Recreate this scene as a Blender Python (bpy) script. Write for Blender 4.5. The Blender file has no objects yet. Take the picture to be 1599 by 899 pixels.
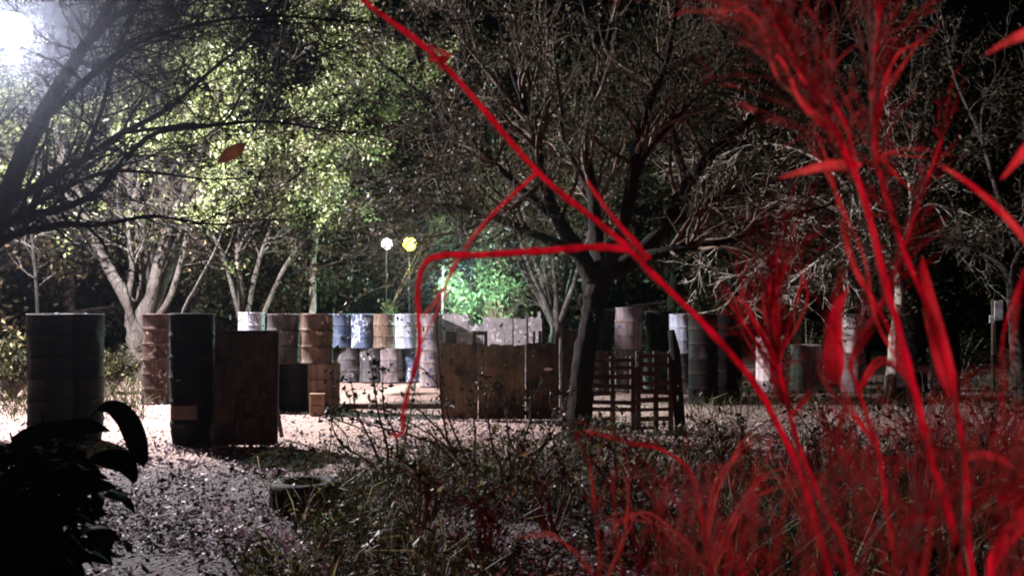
import bpy, bmesh, math, random
import numpy as np
from mathutils import Vector, Matrix, noise

random.seed(11)
rng = np.random.default_rng(11)
S = bpy.context.scene
COL = S.collection
F, CX, HY, CAMZ = 1384.0, 799.5, 490.0, 1.76      # focal length in photo pixels, centre, horizon row, eye height

def P(px, py, Y):                                   # a photo pixel at a chosen real distance -> a place in the world
    return Vector(((px - CX) / F * Y, Y, CAMZ - (py - HY) / F * Y))

def base_at(px, Y):
    return Vector(((px - CX) / F * Y, Y, 0.0))

# ------------------------------------------------------------------ materials
def mat(name):
    m = bpy.data.materials.new(name); m.use_nodes = True
    nt = m.node_tree; nt.nodes.clear()
    out = nt.nodes.new('ShaderNodeOutputMaterial')
    return m, nt, out

def N(nt, t, **kw):
    n = nt.nodes.new(t)
    for k, v in kw.items():
        if k.startswith('_'): setattr(n, k[1:], v)
        else: n.inputs[k.replace('__', ' ')].default_value = v
    return n

def ramp(nt, stops, interp='LINEAR'):
    r = nt.nodes.new('ShaderNodeValToRGB'); e = r.color_ramp.elements
    r.color_ramp.interpolation = interp
    e[0].position, e[0].color = stops[0][0], (*stops[0][1], 1)
    e[1].position, e[1].color = stops[-1][0], (*stops[-1][1], 1)
    for p, c in stops[1:-1]:
        x = e.new(p); x.color = (*c, 1)
    return r

def mixc(nt, fac, a, b, blend='MIX'):
    m = nt.nodes.new('ShaderNodeMix'); m.data_type = 'RGBA'; m.blend_type = blend
    for i, v in ((0, fac), (6, a), (7, b)):
        if isinstance(v, (int, float)): m.inputs[i].default_value = v
        elif isinstance(v, tuple): m.inputs[i].default_value = (*v, 1)
        else: nt.links.new(v, m.inputs[i])
    return m.outputs[2]

def leaf_mat(name, stops, trans=0.45, rough=0.5):
    m, nt, out = mat(name)
    g = N(nt, 'ShaderNodeNewGeometry')
    r = ramp(nt, stops); nt.links.new(g.outputs['Random Per Island'], r.inputs[0])
    p = N(nt, 'ShaderNodeBsdfPrincipled', Roughness=rough)
    p.inputs['Specular IOR Level'].default_value = 0.15
    t = N(nt, 'ShaderNodeBsdfTranslucent')
    nt.links.new(r.outputs[0], p.inputs['Base Color']); nt.links.new(r.outputs[0], t.inputs['Color'])
    mx = N(nt, 'ShaderNodeMixShader', Fac=trans)
    nt.links.new(p.outputs[0], mx.inputs[1]); nt.links.new(t.outputs[0], mx.inputs[2])
    nt.links.new(mx.outputs[0], out.inputs[0])
    return m

def rough_mat(name, a, b, scale=8, rough=0.85, bump=0.4, stretch=(1, 1, 1), detail=6, spots=None, spot_scale=30, spot_t=0.62, bscale=None, metal=0.0):
    m, nt, out = mat(name)
    tc = N(nt, 'ShaderNodeTexCoord'); mp = N(nt, 'ShaderNodeMapping'); mp.inputs['Scale'].default_value = stretch
    oi = N(nt, 'ShaderNodeObjectInfo')
    ad = N(nt, 'ShaderNodeVectorMath', _operation='ADD')
    nt.links.new(tc.outputs['Object'], ad.inputs[0])
    sc = N(nt, 'ShaderNodeMath', _operation='MULTIPLY'); sc.inputs[1].default_value = 37.0
    nt.links.new(oi.outputs['Random'], sc.inputs[0])
    nt.links.new(sc.outputs[0], ad.inputs[1])
    nt.links.new(ad.outputs[0], mp.inputs['Vector'])
    n = N(nt, 'ShaderNodeTexNoise', Scale=scale, Detail=detail, Roughness=0.65)
    nt.links.new(mp.outputs[0], n.inputs['Vector'])
    r = ramp(nt, [(0.35, a), (0.68, b)]); nt.links.new(n.outputs['Fac'], r.inputs[0])
    c = r.outputs[0]
    if spots:
        n2 = N(nt, 'ShaderNodeTexNoise', Scale=spot_scale, Detail=3, Roughness=0.55)
        nt.links.new(mp.outputs[0], n2.inputs['Vector'])
        r2 = ramp(nt, [(spot_t - 0.03, (0, 0, 0)), (spot_t + 0.03, (1, 1, 1))]); nt.links.new(n2.outputs['Fac'], r2.inputs[0])
        c = mixc(nt, r2.outputs[0], c, spots)
    p = N(nt, 'ShaderNodeBsdfPrincipled', Roughness=rough, Metallic=metal); p.inputs['Specular IOR Level'].default_value = .15
    nt.links.new(c, p.inputs['Base Color'])
    n3 = N(nt, 'ShaderNodeTexNoise', Scale=bscale or scale * 3, Detail=8, Roughness=0.7)
    nt.links.new(mp.outputs[0], n3.inputs['Vector'])
    b3 = N(nt, 'ShaderNodeBump', Strength=bump, Distance=0.03 if 'bark' not in name else 0.09); nt.links.new(n3.outputs['Fac'], b3.inputs['Height'])
    nt.links.new(b3.outputs[0], p.inputs['Normal'])
    nt.links.new(p.outputs[0], out.inputs[0])
    return m

def emit_mat(name, col, k):
    m, nt, out = mat(name)
    e = N(nt, 'ShaderNodeEmission', Strength=k); e.inputs[0].default_value = (*col, 1)
    nt.links.new(e.outputs[0], out.inputs[0]); return m

M = {}
M['bark_pale'] = rough_mat('pale_bark', (.11, .092, .08), (.29, .26, .235), 9, .9, .7, (1, 1, .35), spots=(.09, .075, .06), spot_scale=14)
M['bark_tan'] = rough_mat('tan_twig_bark', (.03, .023, .018), (.22, .17, .13), 5, .9, .5, (1, 1, .5))
M['bark_ash'] = rough_mat('ash_grey_bark', (.04, .034, .03), (.12, .108, .096), 9, .9, .8, (1, 1, .35), spots=(.03, .025, .022), spot_scale=14)
M['bark_bright'] = rough_mat('whitish_bark', (.32, .28, .24), (.66, .62, .55), 9, .9, .7, (1, 1, .35), spots=(.1, .09, .08), spot_scale=14)
M['bark_dark'] = rough_mat('dark_bark', (.006, .005, .0045), (.03, .022, .019), 7, .95, 1.0, (1, 1, .22))
M['bark_mid'] = rough_mat('grey_brown_bark', (.07, .055, .048), (.24, .2, .18), 9, .9, .8, (1, 1, .4))
M['leaf_bright'] = leaf_mat('yellow_green_leaf', [(0, (.03, .045, .012)), (.4, (.11, .135, .04)), (.75, (.25, .29, .13)), (1, (.48, .48, .34))], .4)
M['leaf_dull'] = leaf_mat('brown_green_leaf', [(0, (.012, .009, .005)), (.55, (.026, .022, .009)), (.9, (.06, .045, .022)), (1, (.22, .16, .1))], .35)
M['leaf_deep'] = leaf_mat('deep_green_leaf', [(0, (.003, .005, .002)), (.7, (.008, .011, .004)), (1, (.04, .034, .014))], .3)
M['leaf_green'] = leaf_mat('fresh_green_leaf', [(0, (.06, .1, .05)), (1, (.22, .28, .14))], .45)
M['leaf_weed'] = leaf_mat('weed_leaf', [(0, (.007, .008, .003)), (.65, (.018, .02, .006)), (.9, (.065, .062, .02)), (1, (.34, .31, .16))], .3)
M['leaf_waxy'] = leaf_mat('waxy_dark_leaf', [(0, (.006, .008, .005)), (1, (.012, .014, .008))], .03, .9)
M['leaf_fallen'] = leaf_mat('fallen_dry_leaf', [(0, (.012, .009, .01)), (.5, (.035, .026, .03)), (.68, (.19, .14, .17)), (1, (.66, .55, .62))], .12, .6)
M['leaf_rust'] = leaf_mat('rust_brown_leaf', [(0, (.1, .03, .016)), (1, (.13, .04, .022))], .25, .8)
def straw_mat(name, a, b, dark, trans):
    m, nt, out = mat(name)
    tc = N(nt, 'ShaderNodeTexCoord'); g = N(nt, 'ShaderNodeNewGeometry')
    mp = N(nt, 'ShaderNodeMapping'); mp.inputs['Scale'].default_value = (1, 1, .3); nt.links.new(tc.outputs['Object'], mp.inputs[0])
    n1 = N(nt, 'ShaderNodeTexNoise', Scale=38, Detail=6, Roughness=.7); nt.links.new(mp.outputs[0], n1.inputs['Vector'])
    n2 = N(nt, 'ShaderNodeTexNoise', Scale=160, Detail=3); nt.links.new(mp.outputs[0], n2.inputs['Vector'])
    r0 = ramp(nt, [(0, a), (1, b)]); nt.links.new(g.outputs['Random Per Island'], r0.inputs[0])
    r1 = ramp(nt, [(.36, dark), (.56, (1, 1, 1))]); nt.links.new(n1.outputs[0], r1.inputs[0])
    c = mixc(nt, .85, r0.outputs[0], r1.outputs[0], 'MULTIPLY')
    p = N(nt, 'ShaderNodeBsdfPrincipled', Roughness=.8); p.inputs['Specular IOR Level'].default_value = .15
    t = N(nt, 'ShaderNodeBsdfTranslucent'); nt.links.new(c, p.inputs['Base Color']); nt.links.new(c, t.inputs[0])
    bp = N(nt, 'ShaderNodeBump', Strength=.6, Distance=.002); nt.links.new(n2.outputs[0], bp.inputs['Height']); nt.links.new(bp.outputs[0], p.inputs['Normal'])
    mx = N(nt, 'ShaderNodeMixShader', Fac=trans); nt.links.new(p.outputs[0], mx.inputs[1]); nt.links.new(t.outputs[0], mx.inputs[2]); nt.links.new(mx.outputs[0], out.inputs[0])
    return m
M['straw'] = straw_mat('dry_straw', (.15, .11, .07), (.34, .27, .19), (.25, .2, .16), .15)
M['straw_fine'] = straw_mat('dry_straw_hair', (.05, .036, .024), (.15, .115, .08), (.4, .35, .3), .2)
M['twig_dry'] = rough_mat('dry_twig', (.03, .024, .02), (.13, .1, .085), 30, .9, .4)
def drum_mat(name, a, b, rust=(.09, .04, .022), fleck=None, rust_amt=.5, fleck_t=.56, rough=.6):
    """old enamel: mottled paint, rust creeping from rims and dents, run-down streaks, uneven flecks"""
    m, nt, out = mat(name)
    tc = N(nt, 'ShaderNodeTexCoord'); oi = N(nt, 'ShaderNodeObjectInfo')
    sc = N(nt, 'ShaderNodeMath', _operation='MULTIPLY'); sc.inputs[1].default_value = 53.0; nt.links.new(oi.outputs['Random'], sc.inputs[0])
    ad = N(nt, 'ShaderNodeVectorMath', _operation='ADD'); nt.links.new(tc.outputs['Object'], ad.inputs[0]); nt.links.new(sc.outputs[0], ad.inputs[1])
    def noise_(scale, det, st=(1, 1, 1), rg=.6):
        mp = N(nt, 'ShaderNodeMapping'); mp.inputs['Scale'].default_value = st; nt.links.new(ad.outputs[0], mp.inputs[0])
        n = N(nt, 'ShaderNodeTexNoise', Scale=scale, Detail=det, Roughness=rg); nt.links.new(mp.outputs[0], n.inputs['Vector']); return n.outputs[0]
    r1 = ramp(nt, [(.3, a), (.7, b)]); nt.links.new(noise_(3.5, 6), r1.inputs[0]); c = r1.outputs[0]
    st = ramp(nt, [(.42, (.45, .42, .4)), (.6, (1, 1, 1))]); nt.links.new(noise_(11, 4, (1, 1, .09)), st.inputs[0])
    c = mixc(nt, .75, c, st.outputs[0], 'MULTIPLY')
    if fleck:
        big = noise_(2.6, 2); sm = noise_(17, 4, (1, 1, .75), .5)
        mm = N(nt, 'ShaderNodeMath', _operation='MULTIPLY_ADD'); mm.inputs[1].default_value = .55; nt.links.new(big, mm.inputs[0])
        m2 = N(nt, 'ShaderNodeMath', _operation='MULTIPLY'); m2.inputs[1].default_value = .5; nt.links.new(sm, m2.inputs[0]); nt.links.new(m2.outputs[0], mm.inputs[2])
        r2 = ramp(nt, [(fleck_t - .012, (0, 0, 0)), (fleck_t + .012, (1, 1, 1))]); nt.links.new(mm.outputs[0], r2.inputs[0])
        c = mixc(nt, r2.outputs[0], c, fleck)
    sp = N(nt, 'ShaderNodeSeparateXYZ'); nt.links.new(tc.outputs['Object'], sp.inputs[0])
    wv = N(nt, 'ShaderNodeMath', _operation='PINGPONG'); wv.inputs[1].default_value = .147; nt.links.new(sp.outputs[2], wv.inputs[0])
    wr = N(nt, 'ShaderNodeMapRange'); wr.inputs['From Min'].default_value = .0; wr.inputs['From Max'].default_value = .05; wr.inputs['To Min'].default_value = .16; wr.inputs['To Max'].default_value = 0; nt.links.new(wv.outputs[0], wr.inputs[0])
    ra = N(nt, 'ShaderNodeMath', _operation='ADD'); nt.links.new(noise_(7, 8, (1, 1, .6), .7), ra.inputs[0]); nt.links.new(wr.outputs[0], ra.inputs[1])
    t = .78 - .22 * rust_amt
    r3 = ramp(nt, [(t - .05, (0, 0, 0)), (t + .03, (1, 1, 1))]); nt.links.new(ra.outputs[0], r3.inputs[0])
    c = mixc(nt, r3.outputs[0], c, rust)
    p = N(nt, 'ShaderNodeBsdfPrincipled', Roughness=rough); p.inputs['Specular IOR Level'].default_value = .12; nt.links.new(c, p.inputs['Base Color'])
    b3 = N(nt, 'ShaderNodeBump', Strength=.35, Distance=.02); nt.links.new(noise_(14, 8), b3.inputs['Height']); nt.links.new(b3.outputs[0], p.inputs['Normal'])
    nt.links.new(p.outputs[0], out.inputs[0]); return m
M['drum_black'] = drum_mat('black_drum_paint', (.004, .0035, .004), (.011, .008, .008), (.022, .011, .008), None, .5, rough=.75)
M['drum_rust'] = drum_mat('rusty_brown_drum_paint', (.03, .02, .018), (.07, .042, .036), (.075, .042, .032), (.22, .19, .18), .6, .6)
M['drum_tan'] = drum_mat('tan_drum_paint', (.11, .08, .058), (.19, .14, .105), (.05, .026, .016), (.35, .3, .26), .5, .66)
M['drum_grey'] = drum_mat('grey_drum_paint', (.045, .042, .048), (.12, .115, .125), (.04, .025, .02), (.3, .28, .3), .5, .63)
M['drum_blue'] = drum_mat('blue_grey_drum_paint', (.035, .05, .1), (.1, .13, .2), (.04, .03, .03), (.36, .39, .47), .4, .6)
M['drum_white'] = drum_mat('white_drum_paint', (.24, .28, .38), (.38, .4, .46), (.1, .07, .06), (.12, .13, .2), .4, .66)
M['drum_rose'] = drum_mat('pale_rose_drum_paint', (.15, .125, .135), (.25, .21, .22), (.09, .055, .045), (.06, .06, .1), .45, .62)
M['drum_pale'] = drum_mat('chalky_drum_paint', (.5, .44, .45), (.7, .62, .62), (.2, .13, .11), (.12, .1, .12), .4, .64)
M['drum_ochre'] = drum_mat('ochre_drum_paint', (.105, .072, .053), (.18, .128, .1), (.04, .024, .018), (.42, .35, .3), .55, .66)
M['ply_pale'] = rough_mat('pale_weathered_plywood', (.13, .115, .125), (.24, .215, .225), 4, .85, .3, spots=(.42, .4, .42), spot_scale=11, spot_t=.62)
def board_mat(name, a, b, stain, pale, sc_=2.2):
    m, nt, out = mat(name)
    tc = N(nt, 'ShaderNodeTexCoord'); oi = N(nt, 'ShaderNodeObjectInfo')
    sc = N(nt, 'ShaderNodeMath', _operation='MULTIPLY'); sc.inputs[1].default_value = 41.0; nt.links.new(oi.outputs['Random'], sc.inputs[0])
    ad = N(nt, 'ShaderNodeVectorMath', _operation='ADD'); nt.links.new(tc.outputs['Object'], ad.inputs[0]); nt.links.new(sc.outputs[0], ad.inputs[1])
    def nz(scale, det, st=(1, 1, 1), rg=.65):
        mp = N(nt, 'ShaderNodeMapping'); mp.inputs['Scale'].default_value = st; nt.links.new(ad.outputs[0], mp.inputs[0])
        n = N(nt, 'ShaderNodeTexNoise', Scale=scale, Detail=det, Roughness=rg); nt.links.new(mp.outputs[0], n.inputs['Vector']); return n.outputs[0]
    def step(v, t, w):
        q = ramp(nt, [(t - w, (0, 0, 0)), (t + w, (1, 1, 1))]); nt.links.new(v, q.inputs[0]); return q.outputs[0]
    r1 = ramp(nt, [(.32, a), (.68, b)]); nt.links.new(nz(sc_, 7), r1.inputs[0]); c = r1.outputs[0]
    gr = ramp(nt, [(.35, (.5, .48, .45)), (.6, (1, 1, 1))]); nt.links.new(nz(26, 5, (1, 1, .06)), gr.inputs[0]); c = mixc(nt, .8, c, gr.outputs[0], 'MULTIPLY')
    c = mixc(nt, step(nz(3.4, 6), .56, .06), c, stain)
    c = mixc(nt, step(nz(6, 5, (1, 1, .25)), .62, .03), c, stain)
    c = mixc(nt, step(nz(13, 4), .68, .015), c, pale)
    p = N(nt, 'ShaderNodeBsdfPrincipled', Roughness=.92); p.inputs['Specular IOR Level'].default_value = .15; nt.links.new(c, p.inputs['Base Color'])
    b3 = N(nt, 'ShaderNodeBump', Strength=.5, Distance=.02); nt.links.new(nz(20, 8, (1, 1, .3)), b3.inputs['Height']); nt.links.new(b3.outputs[0], p.inputs['Normal'])
    nt.links.new(p.outputs[0], out.inputs[0]); return m
M['ply_brown'] = board_mat('brown_weathered_plywood', (.08, .06, .034), (.22, .165, .1), (.04, .028, .02), (.4, .33, .24))
M['ply_dark'] = board_mat('dark_weathered_plywood', (.045, .028, .02), (.12, .08, .055), (.02, .014, .011), (.2, .16, .12))
M['wood_dark'] = rough_mat('dark_wood', (.03, .024, .02), (.085, .065, .05), 6, .9, .5, (1, 1, .2))
M['wood_mid'] = rough_mat('brown_wood', (.16, .1, .065), (.3, .2, .14), 6, .85, .4, (.3, 1, 1))
M['rubber'] = rough_mat('tyre_rubber', (.006, .006, .007), (.018, .016, .016), 14, .8, .4)
M['rubber_pale'] = rough_mat('whitewashed_tyre_rubber', (.3, .27, .28), (.5, .45, .45), 10, .85, .4, spots=(.08, .07, .07), spot_scale=14)
M['metal_dark'] = rough_mat('dark_painted_metal', (.03, .03, .032), (.07, .07, .072), 12, .5, .1)
M['white_board'] = rough_mat('white_board_paint', (.6, .6, .64), (.78, .78, .82), 9, .6, .15, spots=(.3, .32, .36), spot_scale=16, spot_t=.6)
M['card'] = rough_mat('faded_card', (.13, .075, .06), (.18, .11, .09), 9, .85, .1)
M['chip'] = rough_mat('pale_bare_patch', (.6, .56, .5), (.75, .7, .64), 9, .85, .1)

# ground material: trodden sandy soil, lit field and unlit foreground painted in by distance
def ground_mat():
    m, nt, out = mat('trodden_soil')
    tc = N(nt, 'ShaderNodeTexCoord')
    n1 = N(nt, 'ShaderNodeTexNoise', Scale=0.35, Detail=5, Roughness=.6)
    n2 = N(nt, 'ShaderNodeTexNoise', Scale=9, Detail=9, Roughness=.75)
    n3 = N(nt, 'ShaderNodeTexVoronoi', Scale=22)
    for n in (n1, n2, n3): nt.links.new(tc.outputs['Object'], n.inputs['Vector'])
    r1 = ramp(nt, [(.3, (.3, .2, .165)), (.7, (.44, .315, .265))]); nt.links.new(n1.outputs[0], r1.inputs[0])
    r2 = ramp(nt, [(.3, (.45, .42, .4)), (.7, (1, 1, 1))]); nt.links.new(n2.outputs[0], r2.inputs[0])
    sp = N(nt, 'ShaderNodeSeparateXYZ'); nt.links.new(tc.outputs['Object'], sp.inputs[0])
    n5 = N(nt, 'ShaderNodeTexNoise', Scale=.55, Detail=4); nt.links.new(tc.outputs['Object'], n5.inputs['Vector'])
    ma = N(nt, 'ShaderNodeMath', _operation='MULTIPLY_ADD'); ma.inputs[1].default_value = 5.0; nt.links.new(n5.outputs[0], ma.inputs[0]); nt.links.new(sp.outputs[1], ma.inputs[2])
    mr = N(nt, 'ShaderNodeMapRange'); mr.inputs['From Min'].default_value = 11.6; mr.inputs['From Max'].default_value = 14.4; nt.links.new(ma.outputs[0], mr.inputs['Value'])  # lamplight put into the colour: near soil darkened, soil beyond paled
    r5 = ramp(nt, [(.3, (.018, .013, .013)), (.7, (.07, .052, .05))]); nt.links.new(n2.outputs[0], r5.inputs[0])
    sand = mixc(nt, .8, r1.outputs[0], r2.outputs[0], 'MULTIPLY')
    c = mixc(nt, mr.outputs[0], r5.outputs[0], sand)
    p = N(nt, 'ShaderNodeBsdfPrincipled', Roughness=.95)
    nt.links.new(c, p.inputs['Base Color'])
    mx = N(nt, 'ShaderNodeMath', _operation='ADD'); nt.links.new(n2.outputs[0], mx.inputs[0]); nt.links.new(n3.outputs['Distance'], mx.inputs[1])
    b = N(nt, 'ShaderNodeBump', Strength=.6, Distance=.05); nt.links.new(mx.outputs[0], b.inputs['Height'])
    nt.links.new(b.outputs[0], p.inputs['Normal']); nt.links.new(p.outputs[0], out.inputs[0])
    return m
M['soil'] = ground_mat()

# ------------------------------------------------------------------ mesh helpers
class MB:
    def __init__(s): s.v = []; s.f = []
    def tube(s, pts, rad, n=6, cap=True, rough=0.0):
        k0 = len(s.v); L = len(pts)
        up = Vector((.3, .5, .81))
        for i, p in enumerate(pts):
            d = (pts[min(i + 1, L - 1)] - pts[max(i - 1, 0)])
            if d.length < 1e-9: d = Vector((0, 0, 1))
            d.normalize()
            a = d.cross(up)
            if a.length < 1e-3: a = d.cross(Vector((1, 0, 0)))
            a.normalize(); b = d.cross(a); up = b.cross(d) if False else up
            for j in range(n):
                t = 2 * math.pi * j / n
                r = rad[i] * (1 + rough * (random.random() - .5))
                s.v.append(p + a * (r * math.cos(t)) + b * (r * math.sin(t)))
        for i in range(L - 1):
            for j in range(n):
                q = k0 + i * n
                s.f.append((q + j, q + (j + 1) % n, q + n + (j + 1) % n, q + n + j))
        if cap:
            s.f.append(tuple(k0 + j for j in reversed(range(n))))
            s.f.append(tuple(k0 + (L - 1) * n + j for j in range(n)))
    def box(s, c, size, rot=None, bev=0.0):
        x, y, z = (v / 2 for v in size); k = len(s.v); R = rot or Matrix.Identity(3)
        b = min(bev, x * .9, y * .9, z * .9)
        if b <= 0:
            for dz in (-z, z):
                for dx, dy in ((-x, -y), (x, -y), (x, y), (-x, y)): s.v.append(Vector(c) + R @ Vector((dx, dy, dz)))
            for f in ((3, 2, 1, 0), (4, 5, 6, 7), (0, 1, 5, 4), (1, 2, 6, 5), (2, 3, 7, 6), (3, 0, 4, 7)): s.f.append(tuple(k + i for i in f))
            return
        bm = bmesh.new(); bmesh.ops.create_cube(bm, size=1)
        for v in bm.verts: v.co = Vector((v.co.x * 2 * x, v.co.y * 2 * y, v.co.z * 2 * z))
        bmesh.ops.bevel(bm, geom=bm.edges[:], offset=b, segments=1, affect='EDGES')
        bm.verts.index_update()
        for v in bm.verts: s.v.append(Vector(c) + R @ v.co)
        for f in bm.faces: s.f.append(tuple(k + v.index for v in f.verts))
        bm.free()
    def lathe(s, prof, n=28, c=(0, 0, 0), cap0=True, cap1=True, fn=None):
        k = len(s.v); c = Vector(c)
        for (r, z) in prof:
            for j in range(n):
                t = 2 * math.pi * j / n
                v = Vector((r * math.cos(t), r * math.sin(t), z))
                if fn: v = fn(v)
                s.v.append(c + v)
        for i in range(len(prof) - 1):
            for j in range(n):
                q = k + i * n
                s.f.append((q + j, q + (j + 1) % n, q + n + (j + 1) % n, q + n + j))
        if cap0: s.f.append(tuple(k + j for j in reversed(range(n))))
        if cap1: s.f.append(tuple(k + (len(prof) - 1) * n + j for j in range(n)))
    def ribbon(s, pts, wid, nrm, fold=.25):
        k = len(s.v); L = len(pts)
        for i, p in enumerate(pts):
            d = (pts[min(i + 1, L - 1)] - pts[max(i - 1, 0)]).normalized()
            a = d.cross(nrm); a = a.normalized() if a.length > 1e-4 else Vector((1, 0, 0))
            b = a.cross(d)
            s.v += [p + a * wid[i] * .5 - b * wid[i] * fold, p, p - a * wid[i] * .5 - b * wid[i] * fold]
        for i in range(L - 1):
            q = k + i * 3
            s.f += [(q, q + 1, q + 4, q + 3), (q + 1, q + 2, q + 5, q + 4)]
    def build(s, name, m, parent=None, smooth=True, world=True):
        me = bpy.data.meshes.new(name)
        inv = parent.matrix_world.inverted() if False else None
        off = Vector((0, 0, 0))
        if parent is not None and world:
            q = parent
            while q is not None: off += q.location; q = q.parent
        me.from_pydata([tuple(v - off) for v in s.v], [], s.f)
        if smooth: me.polygons.foreach_set('use_smooth', [True] * len(me.polygons))
        me.materials.append(m)
        o = bpy.data.objects.new(name, me); COL.objects.link(o)
        if parent is not None: o.parent = parent
        me.update()
        return o

def leaves(name, m, pos, size, parent=None, aspect=.5, flat=0.0, droop=0.0, spread=.35):
    """one mesh of many leaf-sized folded rhombs round the given points"""
    pos = np.asarray([tuple(p) for p in pos], dtype=np.float64)
    n = len(pos)
    size = np.broadcast_to(np.asarray(size, dtype=np.float64), (n,)) * rng.uniform(1 - spread, 1 + spread, n)
    d = rng.normal(size=(n, 3)); d[:, 2] = d[:, 2] * (1 - flat) - droop
    d /= np.linalg.norm(d, axis=1)[:, None]
    r = rng.normal(size=(n, 3))
    if flat > 0: r = r * (1 - flat) + np.array([0, 0, 1.0]) * flat * 2
    a = np.cross(d, r); a /= np.linalg.norm(a, axis=1)[:, None] + 1e-9
    b = np.cross(a, d)
    s = size[:, None]
    base = pos - d * s * .5
    tip = pos + d * s * .5
    curl = rng.uniform(-.25, .25, n)[:, None]
    l = pos + a * s * aspect * .5 + b * s * curl
    q = pos - a * s * aspect * .5 + b * s * curl
    v = np.stack([base, l, tip, q], 1).reshape(-1, 3)
    off = np.zeros(3)
    if parent is not None: off = np.array(parent.location)
    v = v - off
    me = bpy.data.meshes.new(name)
    me.vertices.add(4 * n); me.vertices.foreach_set('co', v.ravel())
    tri = np.array([0, 1, 2, 0, 2, 3]); idx = (np.arange(n)[:, None] * 4 + tri[None]).ravel()
    me.loops.add(6 * n); me.loops.foreach_set('vertex_index', idx.astype(np.int32))
    me.polygons.add(2 * n); me.polygons.foreach_set('loop_start', (np.arange(2 * n) * 3).astype(np.int32))
    me.polygons.foreach_set('loop_total', np.full(2 * n, 3, dtype=np.int32))
    me.materials.append(m); me.update(); me.validate()
    o = bpy.data.objects.new(name, me); COL.objects.link(o)
    if parent is not None: o.parent = parent
    return o

def tag(o, label=None, cat=None, group=None, kind=None):
    if label: o['label'] = label
    if cat: o['category'] = cat
    if group: o['group'] = group
    if kind: o['kind'] = kind
    return o

def empty(name, loc, label, cat, group=None, rz=0.0):
    o = bpy.data.objects.new(name, None); COL.objects.link(o)
    o.location = loc; o.rotation_euler = (0, 0, rz); o.empty_display_size = .1
    return tag(o, label, cat, group)

def smooth_path(cp, sub=5):
    """Catmull-Rom through (Vector, radius) points"""
    out = []; n = len(cp)
    for i in range(n - 1):
        p0, p1, p2, p3 = cp[max(i - 1, 0)], cp[i], cp[i + 1], cp[min(i + 2, n - 1)]
        for k in range(sub):
            t = k / sub; t2, t3 = t * t, t * t * t
            v = .5 * ((2 * p1[0]) + (p2[0] - p0[0]) * t + (2 * p0[0] - 5 * p1[0] + 4 * p2[0] - p3[0]) * t2 + (3 * p1[0] - p0[0] - 3 * p2[0] + p3[0]) * t3)
            out.append((v, p1[1] * (1 - t) + p2[1] * t))
    out.append(cp[-1]); return out

def rvec():
    return Vector((random.gauss(0, 1), random.gauss(0, 1), random.gauss(0, 1))).normalized()

def grow(mb, start, d, length, r0, level, opt, tips):
    """one branch and, below level 0, its side twigs"""
    n = max(3, int(length / opt.get('seg', .22)) + 2)
    n = min(n, 9)
    pts = [start.copy()]; p = start.copy(); d = d.normalized()
    for i in range(n - 1):
        d = (d + rvec() * opt.get('wob', .28) + Vector((0, 0, opt.get('up', .05)))).normalized()
        p = p + d * (length / (n - 1)); pts.append(p.copy())
        if p.z < .15: p.z = .15
    rad = [r0 * (1 - .75 * i / (n - 1)) for i in range(n)]
    mb.tube(pts, rad, 5 if r0 > .03 else (4 if r0 > .012 else 3), cap=False)
    if level <= 0:
        for i in range(1, n): tips.append(pts[i])
        return
    k = opt['kids'][level - 1] if level - 1 < len(opt['kids']) else 3
    k = max(1, int(k * random.uniform(.7, 1.3) + .5))
    for j in range(k):
        t = random.uniform(.2, 1.0); i = min(int(t * (n - 1)), n - 2); f = t * (n - 1) - i
        q = pts[i].lerp(pts[i + 1], f); bd = (pts[i + 1] - pts[i]).normalized()
        side = bd.cross(rvec()).normalized()
        a = random.uniform(.45, 1.0)
        nd = bd * math.cos(a) + side * math.sin(a)
        grow(mb, q, nd, length * random.uniform(.42, .72), max(rad[i] * random.uniform(.45, .65), opt.get('rmin', .004)), level - 1, opt, tips)

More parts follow.
